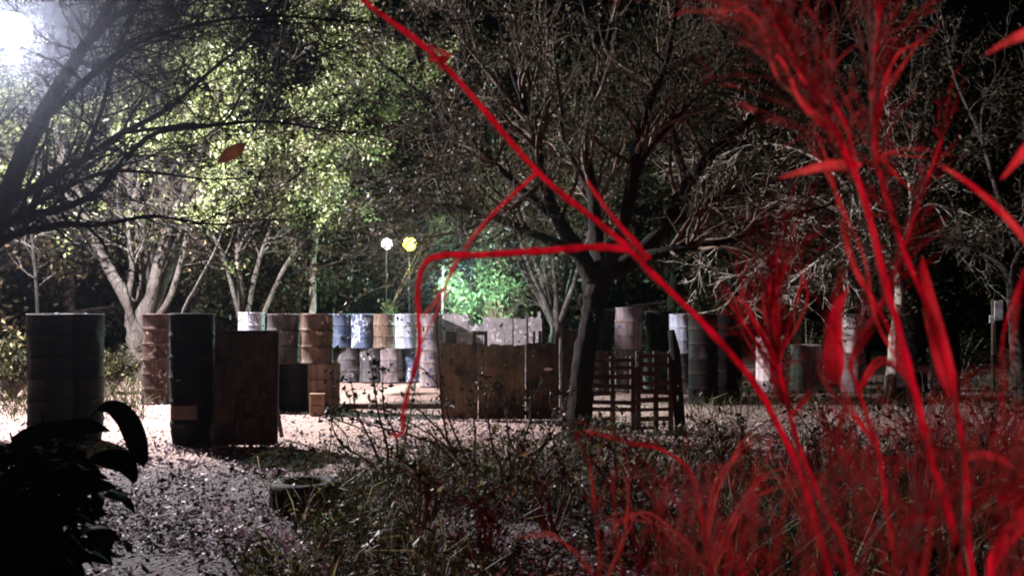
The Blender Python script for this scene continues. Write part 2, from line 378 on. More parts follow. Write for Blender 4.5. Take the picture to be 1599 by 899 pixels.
def tree(name, label, base, limbs, bark, leaf=None, opt=None, spawn=8, slen=(.8, 1.8), level=2, leaf_n=0, leaf_s=.09, leaf_j=.12,
         start=.25, group=None, spawn_r=.5, tag_cat='tree', flat=0.0, keep=None, aspect=.5, first=0, twig_bark=None):
    """trunk and limbs as given paths; side branches grown from them; leaves at the twig ends"""
    opt = opt or dict(kids=(3, 4), wob=.28, up=.05)
    root = empty(name, base, label, tag_cat, group)
    mt, mb, tips = MB(), MB(), []
    for li, cp in enumerate(limbs):
        path = smooth_path(cp, 5)
        pts = [a for a, _ in path]; rad = [b for _, b in path]
        pts = [p + rvec() * rad[i] * .09 for i, p in enumerate(pts)]
        thick = max(rad) > .045
        (mt if (thick or li == 0) else mb).tube(pts, rad, 9 if thick else 6, rough=.18)
        if li < first: continue
        L = len(pts)
        for k in range(int(spawn * random.uniform(.8, 1.2))):
            i = int(random.uniform(start, 1.0) * (L - 2)); q = pts[i]
            bd = (pts[i + 1] - pts[i]).normalized(); side = bd.cross(rvec()).normalized()
            a = random.uniform(.4, 1.1)
            ln = random.uniform(*slen)
            grow(mb, q, bd * math.cos(a) + side * math.sin(a), ln, min(max(rad[i] * spawn_r, .009), .02 + .012 * ln), level, opt, tips)
        grow(mb, pts[-1], pts[-1] - pts[-2], slen[1] * .7, rad[-1], level, opt, tips)
    k0, f0 = len(mt.v), len(mt.f); mt.v += mb.v; mt.f += [tuple(i + k0 for i in f) for f in mb.f]
    tr = mt.build('trunk', bark, root)
    if twig_bark:                                    # side twigs take a second, paler bark material
        tr.data.materials.append(twig_bark)
        tr.data.polygons.foreach_set('material_index', [0] * f0 + [1] * (len(mt.f) - f0))
    if leaf and leaf_n:
        pos = []
        tt = tips if keep is None else [t for t in tips if keep(t)]
        for _ in range(leaf_n):
            t = random.choice(tt); q_ = t + rvec() * random.random() * leaf_j
            if 560 < q_.x / q_.y * F + CX < 675 and 345 < HY - (q_.z - CAMZ) / q_.y * F < 412 and 15 < q_.y < 31: continue   # the gap in which the two lamps hang
            pos.append(q_)
        leaves('crown', leaf, pos, leaf_s, root, aspect=aspect, flat=flat)
    return root, tips

def L(Y, pts, k=1.0):                                      # limb: pixel points (px, py, radius[, extra depth])
    return [(P(p[0], p[1], Y + (p[3] if len(p) > 3 else 0)), p[2] * k) for p in pts]

# ------------------------------------------------------------------ ground and litter
def ground_z(x, y):
    return 0.0

bm = bmesh.new()
bmesh.ops.create_grid(bm, x_segments=120, y_segments=120, size=1)
for v in bm.verts:
    x, y = v.co.x * 70, v.co.y * 70 + 40
    z = -.012 + .02 * (noise.noise(Vector((x * .7, y * .7, 0))) - .3)
    v.co = Vector((x, y, min(z, .0)))
me = bpy.data.meshes.new('ground'); bm.to_mesh(me); bm.free()
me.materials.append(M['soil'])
g = bpy.data.objects.new('ground', me); COL.objects.link(g); tag(g, kind='structure')

def scatter(n, y0, y1, xmin, xmax, fn=lambda x, y: 1.0, power=1.0):
    pts = []
    while len(pts) < n:
        y = y0 + (y1 - y0) * random.random() ** power
        px = random.uniform(xmin, xmax); x = (px - CX) / F * y
        if random.random() < fn(px, y): pts.append((x, y))
    return pts

def litter_density(px, y):
    py = HY + F * CAMZ / y
    if 530 < px < 700 and 585 < py < 640: return .03
    k = .5 + .9 * noise.noise(Vector((px / F * y * .9, y * .9, 3)))
    if px > 1060 and 575 < py < 660: k *= .35
    if px < 560 and py < 690: k *= .35
    if 900 < px < 1080 and py < 665: k *= .3
    return max(.06, min(1, k))
pts = scatter(62000, 5.2, 19.5, -80, 1680, litter_density, 1.15)
lit = leaves('leaf_litter', M['leaf_fallen'], [(x, y, .012 + .03 * random.random() ** 2) for x, y in pts],
             [.022 + .04 * random.random() ** 1.4 + (.05 if random.random() < .06 else 0) for _ in pts], aspect=.5, flat=.3)
tag(lit, 'pale dry fallen leaves strewn over the trodden ground', 'fallen leaves', kind='stuff')

# low weeds of the near right half: blades and small leaves, uncountable
def weed_density(px, y):
    py = HY + F * CAMZ / y
    edge = 640 - (py - 690) * 1.0
    k = 1.0 if px > edge else max(0, 1 - (edge - px) / 260) ** 2
    k *= .5 + 1.9 * noise.noise(Vector((px / F * y * .9, y * .9, 9)))
    return max(0.01 if px > 470 else 0, min(1, k))
pts = scatter(4200, 5.0, 11.2, 380, 1700, weed_density, 1.1)
mb = MB(); lp = []
for x, y in pts:
    h = random.uniform(.1, .55) * (1.25 if x > .8 else .75)
    d = Vector((random.gauss(0, .35), random.gauss(0, .35), 1))
    p0 = Vector((x, y, 0)); p1 = p0 + d * h * .55; p2 = p1 + (d + Vector((random.gauss(0, .6), random.gauss(0, .6), -.2))) * h * .45
    for _k in range(2):
        p1 = p1 + rvec() * .05; p2 = p2 + rvec() * .1; p2.z = max(p2.z, .05)
        mb.ribbon([p0, p1, p2], [.007, random.uniform(.006, .013), .001], Vector((random.gauss(0, 1), random.gauss(0, 1), .4)).normalized())
    for k in range(random.randint(1, 4)):
        lp.append(p0.lerp(p2, random.uniform(.3, 1.05)) + rvec() * .05)
wd = leaves('undergrowth', M['leaf_weed'], lp, [.02 + .07 * random.random() ** 2.2 for _ in lp], aspect=.42, flat=.2)
tag(wd, 'low dark weeds and seedlings covering the near ground', 'undergrowth', kind='stuff')
gb = mb.build('grass', M['leaf_weed']); tag(gb, 'short thin grass blades among the near weeds', 'grass', kind='stuff')

# grass fringe at the field's far edges
pts = scatter(2600, 14.5, 24, -60, 225, lambda px, y: .9) + scatter(1800, 15, 24, 1080, 1640, lambda px, y: .8)
mb = MB()
for x, y in pts:
    h = random.uniform(.1, .4); d = Vector((random.gauss(0, .3), random.gauss(0, .3), 1)); p0 = Vector((x, y, 0))
    mb.ribbon([p0, p0 + d * h * .6, p0 + d * h + Vector((random.gauss(0, .1), random.gauss(0, .1), -.03))], [.014, .012, .002], rvec())
o = mb.build('grass', M['leaf_weed']); tag(o, 'olive grass verge at the edges of the clearing', 'grass', kind='stuff')

# ------------------------------------------------------------------ steel drums
def drum_mesh(seed, h=.88, r=.288):
    rnd = random.Random(seed); off = Vector((rnd.uniform(0, 90), 0, 0))
    def dent(v):
        k = noise.noise(Vector((v.x * 3.6, v.y * 3.6, v.z * 3.0)) + off)
        s = 1 + .26 * min(0, k + .24) + .025 * k
        return Vector((v.x * s, v.y * s, v.z))
    pr = [(r * .97, .0), (r * 1.02, .004), (r * 1.02, .022), (r, .03)]
    for c in (h / 3, 2 * h / 3):
        pr += [(r, c - .13), (r, c - .05), (r, c - .026), (r * 1.035, c - .01), (r * 1.035, c + .01), (r, c + .026), (r, c + .06)]
    pr += [(r, h - .03), (r * 1.02, h - .022), (r * 1.02, h - .004), (r * .985, h), (r * .965, h - .006), (r * .96, h - .02)]
    m1 = MB(); m1.lathe(pr, 32, cap1=False, fn=dent)
    m2 = MB(); m2.lathe([(r * .958, h - .03), (r * .955, h - .018), (r * .6, h - .016), (.02, h - .014)], 32, cap0=False, fn=dent)
    m3 = MB(); m3.lathe([(.034, h - .018), (.034, h + .002), (.026, h + .006)], 12, c=(r * .62, 0, 0), cap0=False)
    return m1, m2, m3

DRUMG = 'steel drums set up as barricades'
def drum(px, Y, z, m, label, rz=None, seed=None, sc=1.0, tilt=0.0):
    b = base_at(px, Y)
    o = empty('steel_drum', (b.x, b.y, z), label, 'drum', DRUMG, rz if rz is not None else random.uniform(0, 6.28))
    o.rotation_euler[0], o.rotation_euler[1] = random.uniform(-.016, .016) + tilt, random.uniform(-.026, .026)
    o.location.x += random.uniform(-.025, .025) * (z > 0)
    o.scale = (sc, sc, sc)
    m1, m2, m3 = drum_mesh(seed or random.randint(0, 9999))
    m1.build('drum_body', M[m], o, world=False)
    m2.build('drum_lid', M[m], o, world=False); m3.build('bung_cap', M['metal_dark'], o, world=False)
    return o

H1 = .882
def stack(px, Y, ml, mu, ll, lu, dx=0.0, sc=1.0):
    a = drum(px, Y, 0, ml, ll, sc=sc)
    b = drum(px + dx, Y, H1 * sc, mu, lu, sc=sc)
    return a, b

stack(79, 12.0, 'drum_black', 'drum_black', 'lower black drum at the left edge, half hidden by the dark shrub', 'upper black drum of the leftmost stack, behind the dark shrub')
stack(126, 12.35, 'drum_black', 'drum_black', 'lower black drum just right of the leftmost stack, beside the big drooping leaf', 'upper black drum close against the right of the leftmost stack', 1)
bl, bu = stack(302, 12.0, 'drum_black', 'drum_black', 'lower near black drum with a faded card square on its side', 'upper near black drum beside the leaning brown board')
bl.rotation_euler[2] = 0; bu.rotation_euler[2] = 1
# faded card stuck to the lower near drum, curved round its side
mb = MB(); k = 0
W = []
for i in range(9):
    t = math.radians(-90 - 34 + 68 * i / 8 - 6)
    for z in (.36, .545): W.append(Vector((.306 * math.cos(t), .306 * math.sin(t), z)))
mb.v = W; mb.f = [(2 * i, 2 * i + 2, 2 * i + 3, 2 * i + 1) for i in range(8)]
for i in range(9): mb.v.append(W[2 * i] * 1.0 + Vector((0, 0, 0)))
mb.v = mb.v[:18]
cd = mb.build('faded_card', M['card'], bl, world=False)
stack(246, 17.6, 'drum_rust', 'drum_rust', 'lower rusty drum in the lit stack below the fan of pale stems', 'upper rusty drum in the lit stack in front of the pale fan-shaped tree')
stack(392, 20.5, 'drum_grey', 'drum_white', 'grey drum hidden low behind the leaning brown board', 'white speckled drum peeping over the leaning brown board', 0, 1.02)
drum(414, 16.1, 0, 'drum_black', 'lower black drum in the gap beside the leaning board, left of a bright slit')
drum(464, 16.35, 0, 'drum_black', 'lower black drum between the bright slit and the tan lower drum')
drum(507, 15.85, 0, 'drum_tan', 'lower tan drum with a small crate against its left side')
drum(443, 16.0, H1, 'drum_grey', 'upper dark grey drum with a torn hole, left of the tan upper drum')
drum(494, 15.75, H1, 'drum_ochre', 'upper tan brown drum resting over the crate, brightest at its left rim')
for px, Y, z, m, lab in (
    (531, 23.0, H1, 'drum_blue', 'upper blue grey speckled drum half hidden by the tan brown drum'),
    (566, 23.0, H1, 'drum_blue', 'upper blue grey speckled drum left of the ochre one in the far row'),
    (600, 23.0, H1, 'drum_ochre', 'upper ochre drum in the far row, left of the whitish blue drum'),
    (634, 22.8, H1, 'drum_white', 'upper whitish blue drum in the far row, at the bent red stem'),
    (545, 23.1, 0, 'drum_grey', 'lower grey drum at the left of the far row on bright sand'),
    (579, 23.0, 0, 'drum_grey', 'second lower grey drum in the far row, under the blue speckled drum'),
    (612, 22.9, 0, 'drum_rose', 'lower pale drum in the far row, under the ochre drum'),
    (645, 23.1, 0, 'drum_blue', 'lower blue drum in the far row, under the whitish blue one')):
    drum(px, Y, z, m, lab)
stack(673, 21.6, 'drum_rose', 'drum_rose', 'lower pale rose drum at the left end of the pale board wall', 'upper pale rose drum at the left end of the pale board wall')
stack(937, 20.5, 'drum_rust', 'drum_black', 'lower brown drum behind the slatted pallets, nearest the big trunk', 'upper black drum just right of the big trunk', 0, 1.05)
stack(983, 20.2, 'drum_grey', 'drum_rose', 'lower grey drum behind the slatted pallets, under the tall chalky drum', 'upper tall chalky drum lit on its left, above the slatted pallets', 0, 1.08)
stack(1026, 20.6, 'drum_grey', 'drum_black', 'lower grey drum behind the right pallet, under a black drum', 'upper black drum between the tall chalky drum and the blue speckled one', 0, 1.04)
stack(1066, 20.0, 'drum_grey', 'drum_white', 'lower grey drum at the right end of the pallets', 'upper pale blue speckled drum above the right pallet post', 0)
stack(1098, 17.6, 'drum_black', 'drum_black', 'lower black drum right of the pallets, under the diagonal red cane', 'upper black drum right of the blue speckled one')
stack(1136, 18.2, 'drum_black', 'drum_black', 'lower black drum at the right end of the dark stacks, by sunlit-looking bare ground'.replace('sunlit-looking ', ''), 'upper black drum at the right end of the dark stacks')
tyre_z = .0
drum(1201, 20.0, .25, 'drum_pale', 'single pale drum standing on a whitewashed tyre', sc=1.12)
drum(1258, 20.4, 0, 'drum_rose', 'short pale drum right of the one on the tyre, behind red plumes', sc=1.2)
stack(1329, 20.0, 'drum_rose', 'drum_pale', 'lower pale blotched drum behind the broad red leaf', 'upper white drum behind the broad red leaf')
stack(1424, 18.0, 'drum_black', 'drum_black', 'lower black drum in the dark right, behind thick red canes', 'upper black drum in the dark right, behind thick red canes')
stack(1476, 18.6, 'drum_black', 'drum_black', 'lower black drum nearest the white board, deep in shade', 'upper black drum nearest the white board, deep in shade')

# ------------------------------------------------------------------ tyres
def tyre(loc, m, label, R=.3, w=.2, lean=0):
    o = empty('tyre', loc, label, 'tyre', None, random.uniform(0, 6))
    o.rotation_euler[0] = lean
    pr = [(R * .6, .03), (R * .68, .004), (R * .88, 0), (R * .97, .02), (R, .05), (R, w - .05), (R * .97, w - .02), (R * .88, w), (R * .68, w - .004), (R * .6, w - .03), (R * .62, w * .5), (R * .6, .03)]
    mb = MB(); mb.lathe(pr, 40, cap0=False, cap1=False); mb.build('carcass', M[m], o, world=False)
    tb = MB()
    for i in range(36):
        t = 2 * math.pi * i / 36
        for zz, tw in ((w * .3, .35), (w * .7, -.35)):
            Rm = Matrix.Rotation(t, 3, 'Z') @ Matrix.Rotation(tw, 3, 'X')
            tb.box(Matrix.Rotation(t, 3, 'Z') @ Vector((R + .001, 0, zz)), (.014, .034, w * .34), Rm)
    tb.build('tread', M[m], o, smooth=False, world=False)
    return o
tyre((*base_at(477, 8.05)[:2], 0), 'rubber', 'black old tyre lying flat in the leaves near the middle', .31, .25)
tyre((*base_at(1201, 20.0)[:2], 0), 'rubber_pale', 'whitewashed tyre under the single pale drum', .33, .25)

# ------------------------------------------------------------------ boards, walls, pallets
def lean(rx, rz=0): return Matrix.Rotation(rz, 3, 'Z') @ Matrix.Rotation(rx, 3, 'X')
def torn_sheet(mb, x0, x1, z0, z1, y, th, step=.06, jag=.03, seed=1):
    """an upright sheet with a ragged top and slightly warped face"""
    r = random.Random(seed); n = max(3, int((x1 - x0) / step)); k = len(mb.v)
    tops = [z1 + r.uniform(-jag, jag * .4) for _ in range(n + 1)]
    for s in (0, 1):
        for i in range(n + 1):
            x = x0 + (x1 - x0) * i / n
            wy = y + s * th + .012 * math.sin(x * 3 + seed)
            mb.v += [Vector((x, wy, z0)), Vector((x, wy, (z0 + z1) / 2)), Vector((x, wy, tops[i]))]
    m = 3 * (n + 1)
    for i in range(n):
        a = k + i * 3; b = a + 3; c = a + m; d = b + m
        mb.f += [(a, b, b + 1, a + 1), (a + 1, b + 1, b + 2, a + 2), (d, c, c + 1, d + 1), (d + 1, c + 1, c + 2, d + 2), (a + 2, b + 2, d + 2, c + 2), (b, a, c, d)]
    e = k + n * 3
    mb.f += [(k + m, k, k + 1, k + m + 1), (k + m + 1, k + 1, k + 2, k + m + 2), (e, e + m, e + m + 1, e + 1), (e + 1, e + m + 1, e + m + 2, e + 2)]

# brown board leaning beside the near drums
b0 = base_at(380, 11.85)
bd = empty('leaning_board', b0, 'wide dark brown plywood board leaning beside the near black drums', 'board')
mb = MB(); R = lean(math.radians(-4), math.radians(2))
mb.box((0, .09, .77), (.83, .022, 1.54), R, .004); mb.build('sheet', M['ply_dark'], bd, False, world=False)
for x in (-.395, .4):
    q = MB(); q.box((x, .115 + .012, .76), (.07, .045, 1.5), R, .004); q.build('batten', M['wood_dark'], bd, False, world=False)
q = MB(); q.box((0, .15, .55), (.72, .045, .08), R, .004); q.build('cross_rail', M['wood_dark'], bd, False, world=False)
q = MB(); q.tube([Vector((.28, .16, 1.2)), Vector((.32, .75, .02))], [.03, .03], 6); q.build('prop', M['wood_dark'], bd, False, world=False)

# dark middle wall
Yw = 14.8; s = Yw / F
b0 = base_at(784, Yw)
w = empty('panel_wall', b0, 'dark brown board wall with a stepped top in front of the pale wall', 'wall')
def wx(px): return (px - 784) * s
def wz(py): return CAMZ - (py - HY) * s
for i, (a, b, t, m) in enumerate(((689, 746, 534, 'ply_brown'), (747, 820, 537, 'ply_brown'), (821, 873, 534, 'ply_dark'))):
    q = MB(); torn_sheet(q, wx(a), wx(b), .0, wz(t), 0.0 + .004 * i, .025, .055, .045, i + 1); o = q.build('sheet', M[m], w, False, world=False)
for a, b, t in ((694, 712, 516), (737, 743, 518), (756, 761, 518), (832, 836, 517), (841, 846, 516)):
    q = MB(); q.box(((wx(a) + wx(b)) / 2, .07, wz(t) / 2), (wx(b) - wx(a), .06, wz(t)), None, .006); q.build('post', M['wood_dark'], w, False, world=False)
q = MB(); q.box(((wx(737) + wx(761)) / 2, .072, wz(520)), (wx(761) - wx(737), .05, .07), None, .005); q.build('cross_rail', M['wood_dark'], w, False, world=False)
q = MB(); q.box((0, .06, .45), (wx(873) - wx(689), .05, .09), None, .005); q.build('cross_rail', M['wood_dark'], w, False, world=False)
q = MB(); q.lathe([(.075, -.004), (.07, .004), (.05, .007), (.001, .008)], 14, cap1=False)
q.v = [Vector((v.x + wx(856), -.004 - v.z * .5, v.y * .35 + wz(576))) for v in q.v]; q.build('pale_patch', M['chip'], w, world=False)

# narrow board and pale pole between the dark wall and the big trunk
b0 = base_at(889, 15.4)
nb = empty('narrow_board', b0, 'narrow dark board standing between the brown wall and the big trunk', 'board')
q = MB(); torn_sheet(q, -.13, .14, 0, 1.5, 0, .03, .05, .02, 9); q.build('sheet', M['ply_dark'], nb, False, world=False)
q = MB(); q.box((.0, .06, .74), (.07, .055, 1.48), None, .006); q.build('post', M['wood_dark'], nb, False, world=False)
b0 = base_at(875, 14.95)
pl = empty('thin_pole', b0, 'thin pale pole at the right end of the brown board wall', 'pole')
q = MB(); q.tube([Vector((0, 0, 0)), Vector((.006, .01, .5)), Vector((-.008, 0, 1.0)), Vector((0, .0, 1.36))], [.02, .019, .018, .015], 8, rough=.15); q.build('shaft', M['bark_pale'], pl, world=False)

# pale board wall beyond
Yp = 22.0; s = Yp / F
w = empty('pale_wall', base_at(770, Yp), 'pale grey board wall with ragged top behind the dark board wall', 'wall')
def wx(px): return (px - 770) * s
def wz(py): return CAMZ - (py - HY) * s
for i, (a, b, t, j) in enumerate(((689, 731, 489, .05), (732, 753, 505, .08), (754, 800, 495, .03), (801, 822, 497, .03), (825, 846, 495, .05))):
    q = MB(); torn_sheet(q, wx(a), wx(b), .0, wz(t), .005 * (i % 2), .02, .05, j, i + 21); q.build('sheet', M['ply_pale'], w, False, world=False)
for a in (735, 823, 842):
    q = MB(); q.box((wx(a), .07, .9), (.07, .07, 1.8 if a != 842 else 1.84), None, .006); q.build('post', M['ply_pale'] if a == 842 else M['wood_dark'], w, False, world=False)

# standing pallets right of the big trunk
def pallet(px0, px1, Y, py0, py1, label, tilt, seed):
    s = Y / F; r = random.Random(seed); w_ = (px1 - px0) * s; top = CAMZ - (py0 - HY) * s
    o = empty('wooden_pallet', base_at((px0 + px1) / 2, Y), label, 'pallet', 'slatted pallets beside the big trunk')
    o.rotation_euler = (math.radians(-3), 0, math.radians(tilt))
    n = 9
    for i in range(n):
        z = .07 + (top - .14) * i / (n - 1) + r.uniform(-.012, .012)
        br = r.random() < .25; q = MB(); q.box((r.uniform(-.02, .02) - (w_ * .2 if br else 0), 0, z), (w_ * (.55 if br else 1), .02, .064 + r.uniform(-.016, .014)), Matrix.Rotation(r.uniform(-.06, .06), 3, 'Y'), .004)
        q.build('slat', M['wood_dark'], o, False, world=False)
    for x in (-w_ * .47, 0.02, w_ * .47):
        q = MB(); q.box((x, .055, top / 2), (.07, .09, top), None, .005); q.build('stringer', M['wood_dark'], o, False, world=False)
    return o
pallet(919, 992, 13.3, 556, 668, 'left slatted pallet, close against the big trunk', 3, 3)
pallet(996, 1050, 13.2, 548, 664, 'right slatted pallet with wide bright gaps, by the thick post', -2, 4)
o = empty('wooden_post', base_at(1054, 13.25), 'thick dark post at the right end of the slatted pallets', 'post')
q = MB(); q.tube([Vector((.08, 0, 0)), Vector((.04, 0, .6)), Vector((0, 0, 1.2)), Vector((-.06, 0, 1.52))], [.085, .08, .075, .05], 9, rough=.15); q.build('shaft', M['bark_dark'], o, world=False)

# plank lying at the front edge of the bright sand, small crate by the tan drum
o = empty('plank', base_at(610, 16.4), 'long dark plank lying along the front of the bright sand', 'plank')
q = MB(); q.box((0, 0, .055), (1.95, .09, .1), Matrix.Rotation(.03, 3, 'Z'), .008); q.build('board', M['wood_dark'], o, False, world=False)
o = empty('small_crate', base_at(496, 15.45), 'small brown wooden crate against the foot of the tan drum', 'crate', None, .12)
for z in (.088, .277):
    q = MB(); q.box((0, 0, z), (.26, .2, .178), None, .006); q.build('side_board', M['wood_mid'], o, False, world=False)
for x in (-.1, .1):
    q = MB(); q.box((x, -.108, .182), (.035, .014, .36), None, .003); q.build('corner_batten', M['wood_mid'], o, False, world=False)
q = MB(); q.box((0, 0, .372), (.27, .21, .012), None, .002); q.build('lid', M['wood_mid'], o, False, world=False)

# white board fragments far right
o = empty('white_board', base_at(1553, 20), 'small broken white board nailed to a post at the far right', 'board')
q = MB(); q.box((0, .05, 1.05), (.07, .07, 2.1), None, .006); q.build('post', M['wood_dark'], o, False, world=False)
s = 20 / F
q = MB(); torn_sheet(q, 0.0, .19, CAMZ - 10 * s, CAMZ + 22 * s, 0, .02, .05, .02, 31); torn_sheet(q, -.1, -.002, CAMZ - 14 * s, CAMZ - 2 * s, .003, .02, .04, .01, 33); q.build('panel', M['white_board'], o, False, world=False)

# ------------------------------------------------------------------ trees
# T1: dark tree on the left, nearer than the floodlight
Y1 = 8.6
limbs = [
    L(Y1, [(-150, 874, .23), (-110, 650, .2), (-60, 450, .18), (5, 320, .14), (55, 200, .11), (110, 105, .085), (165, 20, .065), (200, -80, .05)], .68),
    L(Y1, [(5, 320, .08), (70, 285, .07, .2), (130, 250, .055, .4), (190, 208, .045, .5), (262, 170, .035, .6), (330, 110, .027, .7), (400, 55, .018, .6), (470, -10, .012, .5)], .68),
    L(Y1, [(-60, 440, .085), (10, 350, .07, -.2), (80, 330, .055, -.3), (150, 300, .045, -.3), (230, 215, .035, -.2), (320, 198, .027, 0), (420, 190, .02, .1), (520, 205, .012, .2), (590, 212, .008, .2)], .68),
    L(Y1, [(-60, 450, .08), (0, 378, .06, -.4), (90, 352, .05, -.6), (160, 350, .035, -.7), (240, 338, .02, -.6), (330, 350, .012, -.5), (400, 345, .007, -.4)], .68),
    L(Y1, [(55, 200, .06), (130, 130, .045, -.3), (200, 75, .035, -.5), (300, 40, .025, -.6), (420, 25, .018, -.5), (540, 35, .01, -.4)], .68),
    L(Y1, [(110, 105, .05), (160, 40, .035, .3), (250, -20, .025, .6)], .68),
    L(Y1, [(130, 250, .04, .4), (160, 165, .035, .1), (180, 90, .028, -.2), (215, 10, .02, -.3)], .68),
    L(Y1, [(190, 208, .03, .5), (290, 195, .024, .8), (350, 190, .02, 1), (390, 130, .015, 1), (470, 90, .01, .9), (560, 60, .006, .9)], .68),
    L(Y1, [(5, 320, .05), (-20, 240, .04, .2), (-45, 170, .03, .4), (-70, 80, .02, .5)], .68),
    L(Y1, [(10, 350, .05, -.2), (70, 310, .04, 0), (160, 270, .03, .2), (240, 270, .022, .3), (330, 280, .014, .3), (430, 275, .008, .3)], .68),
]
t1, tips1 = tree('silhouetted_tree', 'dark bare-twigged tree reaching in from the left edge, in front of the floodlight', base_at(-150, Y1), limbs, M['bark_dark'], M['leaf_deep'],
     dict(kids=(3, 5), wob=.4, up=.03, seg=.2, rmin=.005), spawn=18, slen=(.6, 1.6), level=2, leaf_n=700, leaf_s=.06, leaf_j=.06, first=1, start=.15, keep=lambda t: not (t.x / t.y * F + CX < 110 and HY - (t.z - CAMZ) / t.y * F < 150))

# T2: pale many-stemmed tree under the floodlight with a bright crown
Y2 = 23.5
limbs = [
    L(Y2, [(214, 628, .2), (213, 560, .18), (210, 510, .17), (203, 478, .13), (176, 430, .1), (152, 385, .085), (132, 330, .07), (105, 260, .055), (80, 180, .04), (60, 90, .03)], 1.4),
    L(Y2, [(213, 540, .15), (217, 500, .13), (225, 440, .1, .3), (222, 380, .085, .4), (205, 300, .07, .5), (190, 230, .05, .6), (178, 120, .035, .6)], 1.4),
    L(Y2, [(216, 545, .15), (228, 490, .12, -.2), (246, 420, .1, -.3), (266, 350, .08, -.3), (300, 268, .06, -.4), (335, 180, .045, -.4), (350, 90, .03, -.4)], 1.4),
    L(Y2, [(220, 540, .13), (240, 478, .11), (272, 400, .09, .4), (296, 330, .07, .6), (335, 260, .05, .8), (390, 170, .035, 1), (430, 80, .025, 1)], 1.4),
    L(Y2, [(217, 530, .12), (226, 470, .1, .5), (236, 380, .08, .7), (254, 300, .06, .8), (240, 220, .045, .9), (255, 120, .03, .9)], 1.4),
    L(Y2, [(210, 520, .08), (200, 470, .06, -.4), (206, 420, .05, -.6), (200, 350, .04, -.6), (215, 290, .03, -.5)], 1.4),
    L(Y2, [(225, 520, .07), (262, 470, .055, -.5), (285, 400, .045, -.7), (300, 330, .035, -.7), (340, 240, .025, -.6)], 1.4),
    L(Y2, [(80, 180, .035), (40, 120, .03, .5), (0, 60, .02, .7)], 1.4),
    L(Y2, [(130, 330, .04), (80, 285, .035, .4), (20, 240, .025, .6), (-40, 215, .015, .6)], 1.4),
    L(Y2, [(105, 260, .035), (50, 205, .03, .3), (0, 165, .02, .5), (-50, 140, .012, .5)], 1.4),
    L(Y2, [(335, 260, .04, .8), (430, 215, .03, .6), (520, 170, .02, .5), (560, 120, .012, .5)], 1.4),
    L(Y2, [(335, 180, .04, -.4), (420, 120, .03, 0), (500, 60, .02, .2), (540, 0, .012, .3)], 1.4),
    L(Y2, [(178, 120, .03, .6), (180, 40, .025, .6), (200, -40, .018, .6)], 1.4),
    L(Y2, [(255, 120, .03, .9), (290, 40, .025, .9), (320, -50, .018, .9)], 1.4),
    L(Y2, [(430, 80, .025, 1), (470, 10, .02, 1), (500, -50, .014, 1)], 1.4),
    L(Y2, [(300, 330, .03, -.7), (360, 300, .024, -.6), (430, 290, .018, -.3), (520, 280, .01, 0)], 1.4),
]
t2, tips2 = tree('fan_stemmed_tree', 'pale tree with a fan of stems and bright yellow green crown by the floodlight', base_at(214, Y2), limbs, M['bark_ash'], M['leaf_bright'],
     dict(kids=(3, 4), wob=.3, up=.02, rmin=.005), spawn=14, slen=(.8, 2.0), level=2, leaf_n=70000, leaf_s=.12, leaf_j=.4, start=.5, keep=lambda t: (lambda x, y: (y < 235 or x < 95 and y < 320 or x > 310 and y < 345 or random.random() < .06) and noise.noise(t * .95) > -.12)(t.x / t.y * F + CX, HY - (t.z - CAMZ) / t.y * F))
# slim leaning sapling
tree('leaning_sapling', 'slim pale sapling leaning right above the near drums', base_at(262, 18.0), [L(18.0, [(262, 625, .035), (282, 500, .032), (305, 450, .03), (332, 400, .026), (352, 350, .022), (366, 300, .015), (372, 260, .01)])],
     M['bark_ash'], M['leaf_bright'], dict(kids=(3, 3), wob=.3, up=.0, rmin=.004), spawn=9, slen=(.4, 1.0), level=1, leaf_n=2200, leaf_s=.09, leaf_j=.22, start=.6)
# dead thin stem at the far left
tree('thin_dead_tree', 'thin pale dead stem standing above the leftmost black drums', base_at(58, 17.5), [L(17.5, [(62, 628, .035), (58, 470, .03), (52, 400, .026), (47, 340, .02), (44, 290, .012)])],
     M['bark_ash'], None, dict(kids=(3, 3), wob=.25, up=-.02, rmin=.004), spawn=8, slen=(.4, .9), level=1)
# dim stems left of the lamps
Y = 23.5
tree('slender_tree', 'dim slender tree with forked grey stems left of the two small lamps', base_at(385, Y), [
    L(Y, [(380, 594, .12), (378, 480, .09), (371, 400, .07), (376, 330, .05), (360, 250, .04)]),
    L(Y, [(382, 540, .08), (392, 460, .06), (408, 395, .05), (432, 335, .04), (470, 260, .025)]),
    L(Y, [(384, 560, .08), (420, 470, .06, .3), (452, 405, .05, .4), (505, 340, .035, .5), (545, 290, .02, .5)]),
    L(Y, [(386, 550, .06), (360, 440, .05, -.4), (340, 380, .04, -.5), (300, 330, .02, -.4)])],
    M['bark_ash'], M['leaf_dull'], dict(kids=(3, 4), wob=.3, up=-.02, rmin=.006), spawn=11, slen=(.6, 1.6), level=2, leaf_n=5000, leaf_s=.1, leaf_j=.3, start=.45)
Y = 25
tree('slender_tree', 'dim straight tree with one grey stem between the forked tree and the lamps', base_at(486, Y), [
    L(Y, [(484, 588, .13), (488, 480, .1), (490, 400, .08), (500, 320, .06), (520, 230, .045), (560, 130, .03)])],
    M['bark_mid'], M['leaf_dull'], dict(kids=(3, 4), wob=.3, up=0, rmin=.006), spawn=22, slen=(.8, 2.2), level=2, leaf_n=7000, leaf_s=.11, leaf_j=.35, start=.45)

